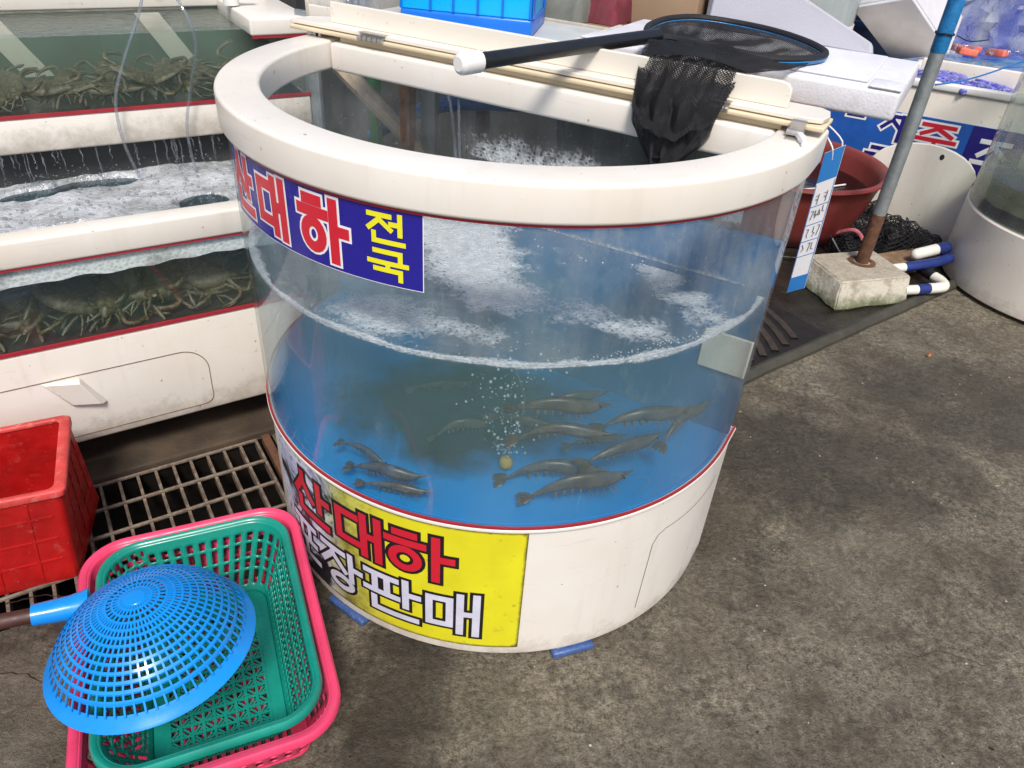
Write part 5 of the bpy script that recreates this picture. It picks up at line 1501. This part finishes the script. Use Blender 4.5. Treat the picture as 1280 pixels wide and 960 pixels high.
def thread_blob(name, c, rx, ry, rz, nu, nv, th, seed):
    b = MB(); pt = {}
    for i in range(nu):
        for j in range(nv + 1):
            a = 2 * PI * i / nu; t = PI * (.02 + .56 * j / nv)
            d = 1 + .35 * noise.noise(Vector((math.cos(a) * 1.6 + seed, math.sin(a) * 1.6, t * 1.8)))
            pt[i, j] = Vector((c[0] + rx * d * math.sin(t) * math.cos(a), c[1] + ry * d * math.sin(t) * math.sin(a), max(.014, c[2] + rz * d * math.cos(t))))
    def strip(a, q):
        d = q - a
        if d.length < 1e-6: return
        s1 = d.orthogonal().normalized() * th; s2 = d.cross(s1).normalized() * th; k = len(b.v)
        for w in (a, q): b.v += [tuple(w + s1), tuple(w - s1 * .5 + s2 * .87), tuple(w - s1 * .5 - s2 * .87)]
        b.f += [(k, k + 1, k + 4, k + 3), (k + 1, k + 2, k + 5, k + 4), (k + 2, k, k + 3, k + 5)]
    for i in range(nu):
        for j in range(nv):
            if (i + j) % 2: strip(pt[i, j], pt[(i + 1) % nu, j + 1])
            else: strip(pt[(i + 1) % nu, j], pt[i, j + 1])
    b.build(name, 'net', nh, smooth=False)
for q in ((1.60, 1.82, .05, .15, .12, .15, 44, 22, 1), (1.74, 1.76, .04, .12, .10, .13, 40, 20, 2), (1.86, 1.74, .03, .10, .09, .10, 36, 18, 3), (1.52, 1.68, .03, .10, .10, .09, 36, 18, 4)):
    thread_blob('mesh_fold', q[:3], q[3], q[4], q[5], q[6], q[7], .0021, q[8])
    thread_blob('mesh_fold', q[:3], q[3] * .82, q[4] * .82, q[5] * .82, q[6], q[7], .0024, q[8] + 7)
b = MB(); b.tube(smooth_pts([(1.42, 1.72, .10), (1.50, 1.66, .15), (1.56, 1.60, .08), (1.62, 1.56, .05), (1.58, 1.50, .03), (1.66, 1.54, .04), (1.72, 1.60, .03)], 8), .009, 7); b.build('pink_rope', 'pink_rope', nh)
b = MB(); b.tube(smooth_pts([(1.38, 1.60, .13), (1.44, 1.52, .06), (1.52, 1.44, .03)], 6), .006, 6); b.tube(smooth_pts([(1.35, 1.55, .16), (1.42, 1.64, .05)], 4), .004, 6); b.build('cord', 'black', nh)
b = MB(); b.bevbox(-.16, .16, -.055, .055, .012, .075, .006, lambda x, y, z: Vector((1.72, 1.60, 0)) + Vector((.90, .43, 0)) * x + Vector((-.43, .90, 0)) * y + Vector((0, 0, z))); o = b.build('timber', 'wood'); tag(o, 'short dark timber offcut in front of the black net heap', 'timber')

# ------------------------------------------------------------------ white round tank at right
r2 = thing('round_tank', 'large round white tank with murky glass at the right edge', 'fish tank', (2.41, 1.514, 0))
c = (2.41, 1.514, 0)
b = MB(); b.lathe([(.0, .012), (.49, .012), (.5, .02), (.5, .318), (.494, .325), (.0, .325)], c, 96); b.build('base', 'cream', r2, ang=40)
b = MB(); b.lathe([(.494, .3255), (.494, 1.05)], c, 96); b.build('glass_wall', 'glass_hazy', r2)
b = MB(); b.lathe([(.478, 1.05), (.51, 1.05), (.51, 1.11), (.478, 1.11), (.478, 1.05)], c, 96); b.build('rim', 'cream', r2, ang=40)
b = MB(); rows = []
for k in range(10):
    r_ = .485 * k / 9
    rows.append([(c[0] + (r_ + .0005) * math.cos(2 * PI * i / 60), c[1] + (r_ + .0005) * math.sin(2 * PI * i / 60), .385 + .03 * noise.noise(Vector((r_ * 14 * math.cos(2 * PI * i / 60), r_ * 9 * math.sin(2 * PI * i / 60), 2)))) for i in range(60)])
b.grid(rows, close_u=True); b.build('sediment', 'silt', r2, kind='stuff')
M['water_murk'] = water_mat('murky_water', (.9, .93, .88), (.34, .38, .28), 3.0, 20, .3)
b = MB(); b.lathe([(.0001, .33), (.488, .33), (.488, .47), (.0001, .47)], c, 72); b.build('water', 'water_murk', r2, ang=40)
b = MB(); b.tube([(2.02, 1.40, .36), (2.12, 1.34, 1.0)], .018, 12); b.build('inner_pipe', 'pvc', r2)

# ------------------------------------------------------------------ stand with banner, arched panel
a_ = R(-26.5); SE = Vector((math.cos(a_), math.sin(a_), 0)); SNn = Vector((math.sin(a_), -math.cos(a_), 0))
def GF(e, b_, z): return Vector((1.9, 2.5, 0)) + SE * e - SNn * b_ + Vector((0, 0, z))
sd = thing('display_tank', 'cream display tank with a blue lettered banner across its front', 'fish tank', GF(.1, .3, 0))
b = MB(); b.bevbox(-.40, .75, .0, .62, .0, .60, .008, GF); b.build('cabinet', 'cream', sd)
b = MB(); b.bevbox(-.012, .75, -.012, .03, .601, .640, .010, GF); b.build('front_rim', 'white', sd)
b = MB(); b.bevbox(-.012, .018, .031, .62, .601, .640, .008, GF); b.build('side_rim', 'white', sd)
b = MB(); b.bevbox(.02, .75, .24, .262, .601, .70, .006, GF); b.build('inner_board', 'cream', sd)
b = MB(); b.box(-.34, .60, -.006, -.001, .19, .472, GF); bn2 = b.build('banner', 'banner_mid', sd, smooth=False)
b = MB(); b.box(.352, .60, -.0085, -.0062, .19, .4715, GF); b.build('banner_side', 'letter_navy', bn2, smooth=False)
def flat_letter(parent, strokes, e0, e1, z0, z1, w, mt, omt, ow, y=-.0075):
    b = MB(); bo = MB(); k = 0
    for st_ in strokes:
        pts = [Vector((e0 + (e1 - e0) * x, z0 + (z1 - z0) * yy)) for x, yy in [q for q in st_ if q != 'c']]
        for p0, p1 in zip(pts, pts[1:]):
            d = (p1 - p0).normalized(); n = Vector((-d.y, d.x))
            for mb, ww, yy in ((bo, w + ow, y - k * .00004), (b, w, y - .0012 - k * .00004)):
                A_, B_ = p0 - d * ww, p1 + d * ww
                mb.add([GF((A_ + n * ww).x, yy, (A_ + n * ww).y), GF((A_ - n * ww).x, yy, (A_ - n * ww).y), GF((B_ - n * ww).x, yy, (B_ - n * ww).y), GF((B_ + n * ww).x, yy, (B_ + n * ww).y)], [(0, 1, 2, 3)])
            k += 1
    b.build('letter', mt, parent, smooth=False); bo.build('letter_outline', omt, parent, smooth=False)
flat_letter(bn2, HG['ju'], .115, .295, .325, .448, .010, 'letter_red', 'letter_white', .010)
flat_letter(bn2, HG['j'] + HG['ae'], -.06, .085, .33, .455, .009, 'letter_navy', 'letter_white', .010)
flat_letter(bn2, HG['h'], -.235, -.11, .34, .45, .009, 'letter_navy', 'letter_white', .010)
flat_letter(bn2, HG['g1'] + HG['u'], -.09, .06, .20, .285, .010, 'letter_navy', 'letter_white', .010)
flat_letter(bn2, HG['ju'], .40, .55, .24, .42, .010, 'letter_white', 'letter_white', .002, -.0095)
# goods in display tank
for i in range(14):
    e = .05 + .68 * random.random(); bb = .05 + .17 * random.random()
    if i == 0:
        b = MB(); b.bevbox(-.07, .07, -.04, .04, -.014, .014, .008); pk0 = b.build('fish_pack', 'purple_goods'); o = pk0
    else:
        o = pk0.copy(); COL.objects.link(o)
    o.location = GF(e, bb, .618 + .012 * (i % 3)); o.rotation_euler = (R(random.uniform(-10, 10)), R(random.uniform(-10, 10)), R(random.uniform(0, 180)))
    tag(o, 'blue purple frozen pack lying in the display tank', 'pack', 'frozen packs in the display tank')
# arched panel with a hole
ap = thing('arched_panel', 'cream panel with a rounded top and one dark hole leaning on the banner tank', 'panel', (1.9, 2.0, 0))
def AF(e, b_, z): return Vector((1.885, 2.02, 0)) + SE * e - SNn * (b_ + .08 * z) + Vector((0, 0, z))
poly = [(-.24, .01), (.215, .01), (.215, .30)]
for i in range(13):
    t = R(10 + 160 * i / 12); poly.append((-.01 + .235 * math.cos(t), .305 + .135 * math.sin(t)))
poly.append((-.24, .30))
vs = [AF(e, 0, z) for e, z in poly] + [AF(e, .02, z) for e, z in poly]; n_ = len(poly)
b = MB(); b.add(vs, [tuple(range(n_)), tuple(range(2 * n_ - 1, n_ - 1, -1))] + [(i, n_ + i, n_ + (i + 1) % n_, (i + 1) % n_) for i in range(n_)]); b.build('board', 'cream', ap, bevel=.003)
b = MB(); hz = [(.052 + .010 * math.cos(2 * PI * i / 16), .395 + .013 * math.sin(2 * PI * i / 16)) for i in range(16)]
b.add([AF(e, -.0012, z) for e, z in hz], [tuple(range(16))]); b.build('hole', 'black', ap, smooth=False)
# blue cord from pole to right tank
b = MB(); b.tube(smooth_pts([(1.48, 1.40, .83), (1.62, 1.46, .845), (1.80, 1.55, .885), (1.98, 1.6, .96), (2.08, 1.62, 1.06)], 6), .0035, 6); o = b.build('thin_line', 'blue_hose'); tag(o, 'thin blue cord strung from the pole toward the right tank', 'cord')

# ------------------------------------------------------------------ far background
ft = thing('seafood_tank', 'low tank with cyan edges and wrinkled clear film beyond the pole', 'fish tank', (2.3, 3.1, 0))
def KF(x, y, z): t_ = R(25); return Vector((2.35, 3.35, 0)) + Vector((math.cos(t_), math.sin(t_), 0)) * x + Vector((-math.sin(t_), math.cos(t_), 0)) * y + Vector((0, 0, z))
b = MB(); b.bevbox(-.85, 1.3, -.35, .5, 0, .46, .01, KF); b.build('cabinet', 'cream', ft)
b = MB(); b.bevbox(-.85, 1.3, -.36, -.32, .462, .54, .008, KF); b.build('front_rim', 'cream', ft)
b = MB(); b.bevbox(-.85, 1.3, .47, .51, .462, .56, .008, KF); b.build('back_rim', 'cream', ft)
for y in (-.27, .12): MB().bevbox(-.6, 1.25, y, y + .02, .50, .53, .003, KF).build('cyan_bar', 'cyan', ft)
b = MB(); b.box(-.8, 1.25, -.30, .46, .462, .48, KF); b.build('pale_liner', plain('pale_cyan_liner', (.30, .52, .62), .5, .5, 6), ft)
b = MB(); rows = [[KF(-.78 + 2.0 * i / 40, -.28 + .72 * j / 20, .545 + .02 * noise.noise(Vector((i * .4, j * .5, 1)))) for i in range(41)] for j in range(21)]
b.grid(rows); b.build('film_cover', 'film', ft)
for i, (x, y) in enumerate([(.45, .1), (.58, .16), (.5, .22), (.66, .05)]):
    o = MB().bevbox(-.06, .06, -.03, .03, -.02, .02, .008).build('coral_pack', 'coral_goods'); o.location = KF(x, y, .60); o.rotation_euler = (0, .1, i * .7)
    tag(o, 'small coral red packet on the film of the far tank', 'packet', 'coral packets on the far tank')
tf = thing('foam_box', 'tilted white foam box with a plastic bag in front of the blue tarp', 'foam box', (2.1, 3.3, .8))
def TFm(x, y, z):
    mt_ = Matrix.Rotation(R(28), 3, 'Z') @ Matrix.Rotation(R(32), 3, 'Y') @ Matrix.Rotation(R(-20), 3, 'X'); return Vector((2.02, 3.05, .86)) + mt_ @ Vector((x, y, z))
b = MB(); b.bevbox(-.26, .26, -.16, .16, -.11, -.09, .006, TFm); b.bevbox(-.26, .26, -.16, -.14, -.0895, .11, .006, TFm); b.bevbox(-.26, .26, .14, .16, -.0895, .11, .006, TFm); b.bevbox(-.26, -.24, -.1395, .1395, -.0895, .11, .006, TFm); b.bevbox(.24, .26, -.1395, .1395, -.0895, .11, .006, TFm)
b.build('box_body', 'foam_board', tf)
b = MB(); rows = []
for j in range(16):
    rows.append([Vector((2.25 + .5 * (i / 18) + .05 * noise.noise(Vector((i * .5, j * .5, 2))), 3.15 - .12 * i / 18 + .05 * noise.noise(Vector((i * .4, j * .6, 8))), .70 + .52 * j / 15 + .04 * noise.noise(Vector((i * .5, j * .3, 5))))) for i in range(19)])
b.grid(rows); o = b.build('clear_bag', 'film', solid=.004); tag(o, 'crumpled clear plastic bag hanging beside the blue pole top', 'plastic bag')
bw = MB(); rows = [[Vector((2.35 + 3.0 * i / 40, 4.25 - .55 * i / 40 + .03 * math.sin(i * .8 + j * .15), 1.9 * j / 20)) for i in range(41)] for j in range(21)]
bw.grid(rows); o = bw.build('blue_tarp', 'blue_sheet', solid=.004); tag(o, 'blue tarp wall at the top right corner', 'tarp')
rt_ = thing('round_tank', 'round white based glass tank behind the foam panel', 'fish tank', (1.45, 3.05, 0))
c = (1.42, 3.02, 0)
b = MB(); b.lathe([(.0, .0), (.30, .0), (.30, .80), (.0, .80)], c, 64); b.build('base', 'cream', rt_, ang=40)
b = MB(); b.lathe([(.297, .801), (.297, 1.5)], c, 64); b.build('glass_wall', 'glass_back', rt_)
b = MB(); b.lathe([(.0001, .802), (.29, .802), (.29, 1.2), (.0001, 1.2)], c, 48); b.build('inner_lining', 'tray_floor', rt_, ang=40)
b = MB(); b.bevbox(.93, .99, 2.2, 2.28, 0, 1.8, .006); o = b.build('dark_post', 'black'); tag(o, 'dark square post behind the net hoop', 'post')
b = MB(); b.bevbox(.45, 1.10, 2.5, 2.54, .2, 1.7, .005); o = b.build('glass_cabinet', plain('grey_green_glass', (.22, .26, .24), .12, .2, 4)); tag(o, 'grey green glass panel behind the foam panel', 'glass panel')
sc_i = 0
for x, y, z, w, h, rz, mt, lb in ((1.78, 3.55, 0, .34, .42, 12, 'navy', 'dark blue crate at the bottom of the far stack'), (1.80, 3.55, .421, .34, .34, 20, 'navy', 'dark blue crate on top of the far stack'), (1.66, 3.45, .0, .25, .38, 5, 'maroon', 'dark red tub in front of the far crate stack')):
    root = thing('stacked_crate', lb, 'crate', (x, y, z), 'dark crates behind the round tanks')
    mt_ = Matrix.Rotation(R(rz), 3, 'Z'); F_ = lambda a, b_, c_: Vector((x, y, z + .001)) + mt_ @ Vector((a, b_, c_))
    b = MB(); t_ = .012
    b.box(-w, w, -.24, .24, 0, t_, F_); b.box(-w, w, -.24, -.24 + t_, t_ + .0005, h, F_); b.box(-w, w, .24 - t_, .24, t_ + .0005, h, F_); b.box(-w, -w + t_, -.2275, .2275, t_ + .0005, h, F_); b.box(w - t_, w, -.2275, .2275, t_ + .0005, h, F_)
    b.build('shell', mt, root, smooth=False)
    b = MB(); b.bevbox(-w - .012, w + .012, -.255, -.2405, h - .03, h + .008, .003, F_); b.build('lip', mt, root)
pw = thing('wooden_pallet', 'wooden pallet with a white foam box lid near the top edge', 'pallet', (1.9, 4.1, .95))
for k in range(4): MB().bevbox(1.55, 2.5, 3.85 + .13 * k, 3.95 + .13 * k, .93, .965, .004).build('board', 'wood', pw)
for x in (1.65, 2.4): MB().bevbox(x - .04, x + .04, 3.86, 4.33, 0, .9295, .004).build('leg', 'wood', pw)
b = MB(); b.bevbox(1.6, 2.2, 3.87, 4.2, .966, 1.03, .012); o = b.build('foam_slab', 'foam_board'); tag(o, 'white foam slab lying on the far wooden pallet', 'foam slab')
b = MB(); b.bevbox(-.02, .3, -.02, .0, .60, .95, .008, lambda x, y, z: Vector((3.05, 2.75, 0)) + Vector((.9, -.44, 0)) * x + Vector((.44, .9, 0)) * y + Vector((0, 0, z))); o = b.build('cream_board', 'cream'); tag(o, 'upright cream board at the right edge under the blue tarp', 'board')
b = MB(); b.bevbox(-2.8, 4.8, 4.9, 5.0, 0, 2.3, .01); o = b.build('back_wall', 'dark', kind='structure')

# ------------------------------------------------------------------ litter
b0 = None
lv = [((1.55, .868), 40, 'orange leaf lying alone on the open concrete at right'), ((1.14, .96), 10, 'small orange leaf by the drain kerb under the block')]
for (x, y), rz, lb in lv:
    b = MB(); rows = [[(.018 * (i / 6 - .5) * 2, .007 * math.sin(PI * i / 6) * s_, .004 + .004 * math.cos(i * 1.1) * abs(s_) ) for i in range(7)] for s_ in (-1, 0, 1)]
    b.grid(rows); o = b.build('dead_leaf', 'leaf', solid=.0006); o.location = (x, y, .001); o.rotation_euler = (0, 0, R(rz)); tag(o, lb, 'leaf', 'dead leaves on the ground')
def crack(pts, w, seed):
    P = smooth_pts([(x, y, .0035) for x, y in pts], 8); b = MB(); L_, R_ = [], []
    for i, p_ in enumerate(P):
        d = (P[min(i + 1, len(P) - 1)] - P[max(i - 1, 0)]).normalized(); n = Vector((-d.y, d.x, 0))
        p_ = p_ + n * .006 * noise.noise(Vector((i * .55, seed, 0))); ww = w * (.35 + .65 * abs(noise.noise(Vector((i * .3, seed, 4))))) * (1 - .7 * i / len(P))
        L_.append(p_ + n * ww); R_.append(p_ - n * ww)
    b.grid([L_, R_]); b.build('ground_crack', 'pit', kind='structure')
crack([(1.12, -.47), (1.03, -.44), (.97, -.46), (.90, -.42), (.84, -.43)], .0012, 1)
crack([(-1.05, -.50), (-.98, -.47), (-.90, -.47), (-.80, -.45)], .004, 3)
crack([(-1.02, -.68), (-.93, -.66), (-.86, -.68)], .003, 4)
crack([(.55, .30), (.62, .27), (.68, .20), (.74, .19)], .0018, 5)
rg = random.Random(21); b = MB()
for i in range(190):
    x, y = rg.uniform(-.3, 2.2), rg.uniform(-.95, 1.2)
    if math.hypot(x, y) < .56: continue
    s_ = rg.uniform(.0008, .0030)
    b.ball((x, y, s_ * .4), s_ * rg.uniform(.8, 1.4), s_, s_ * .6, 6, 4)
b.build('loose_grit', 'pebble', kind='stuff')
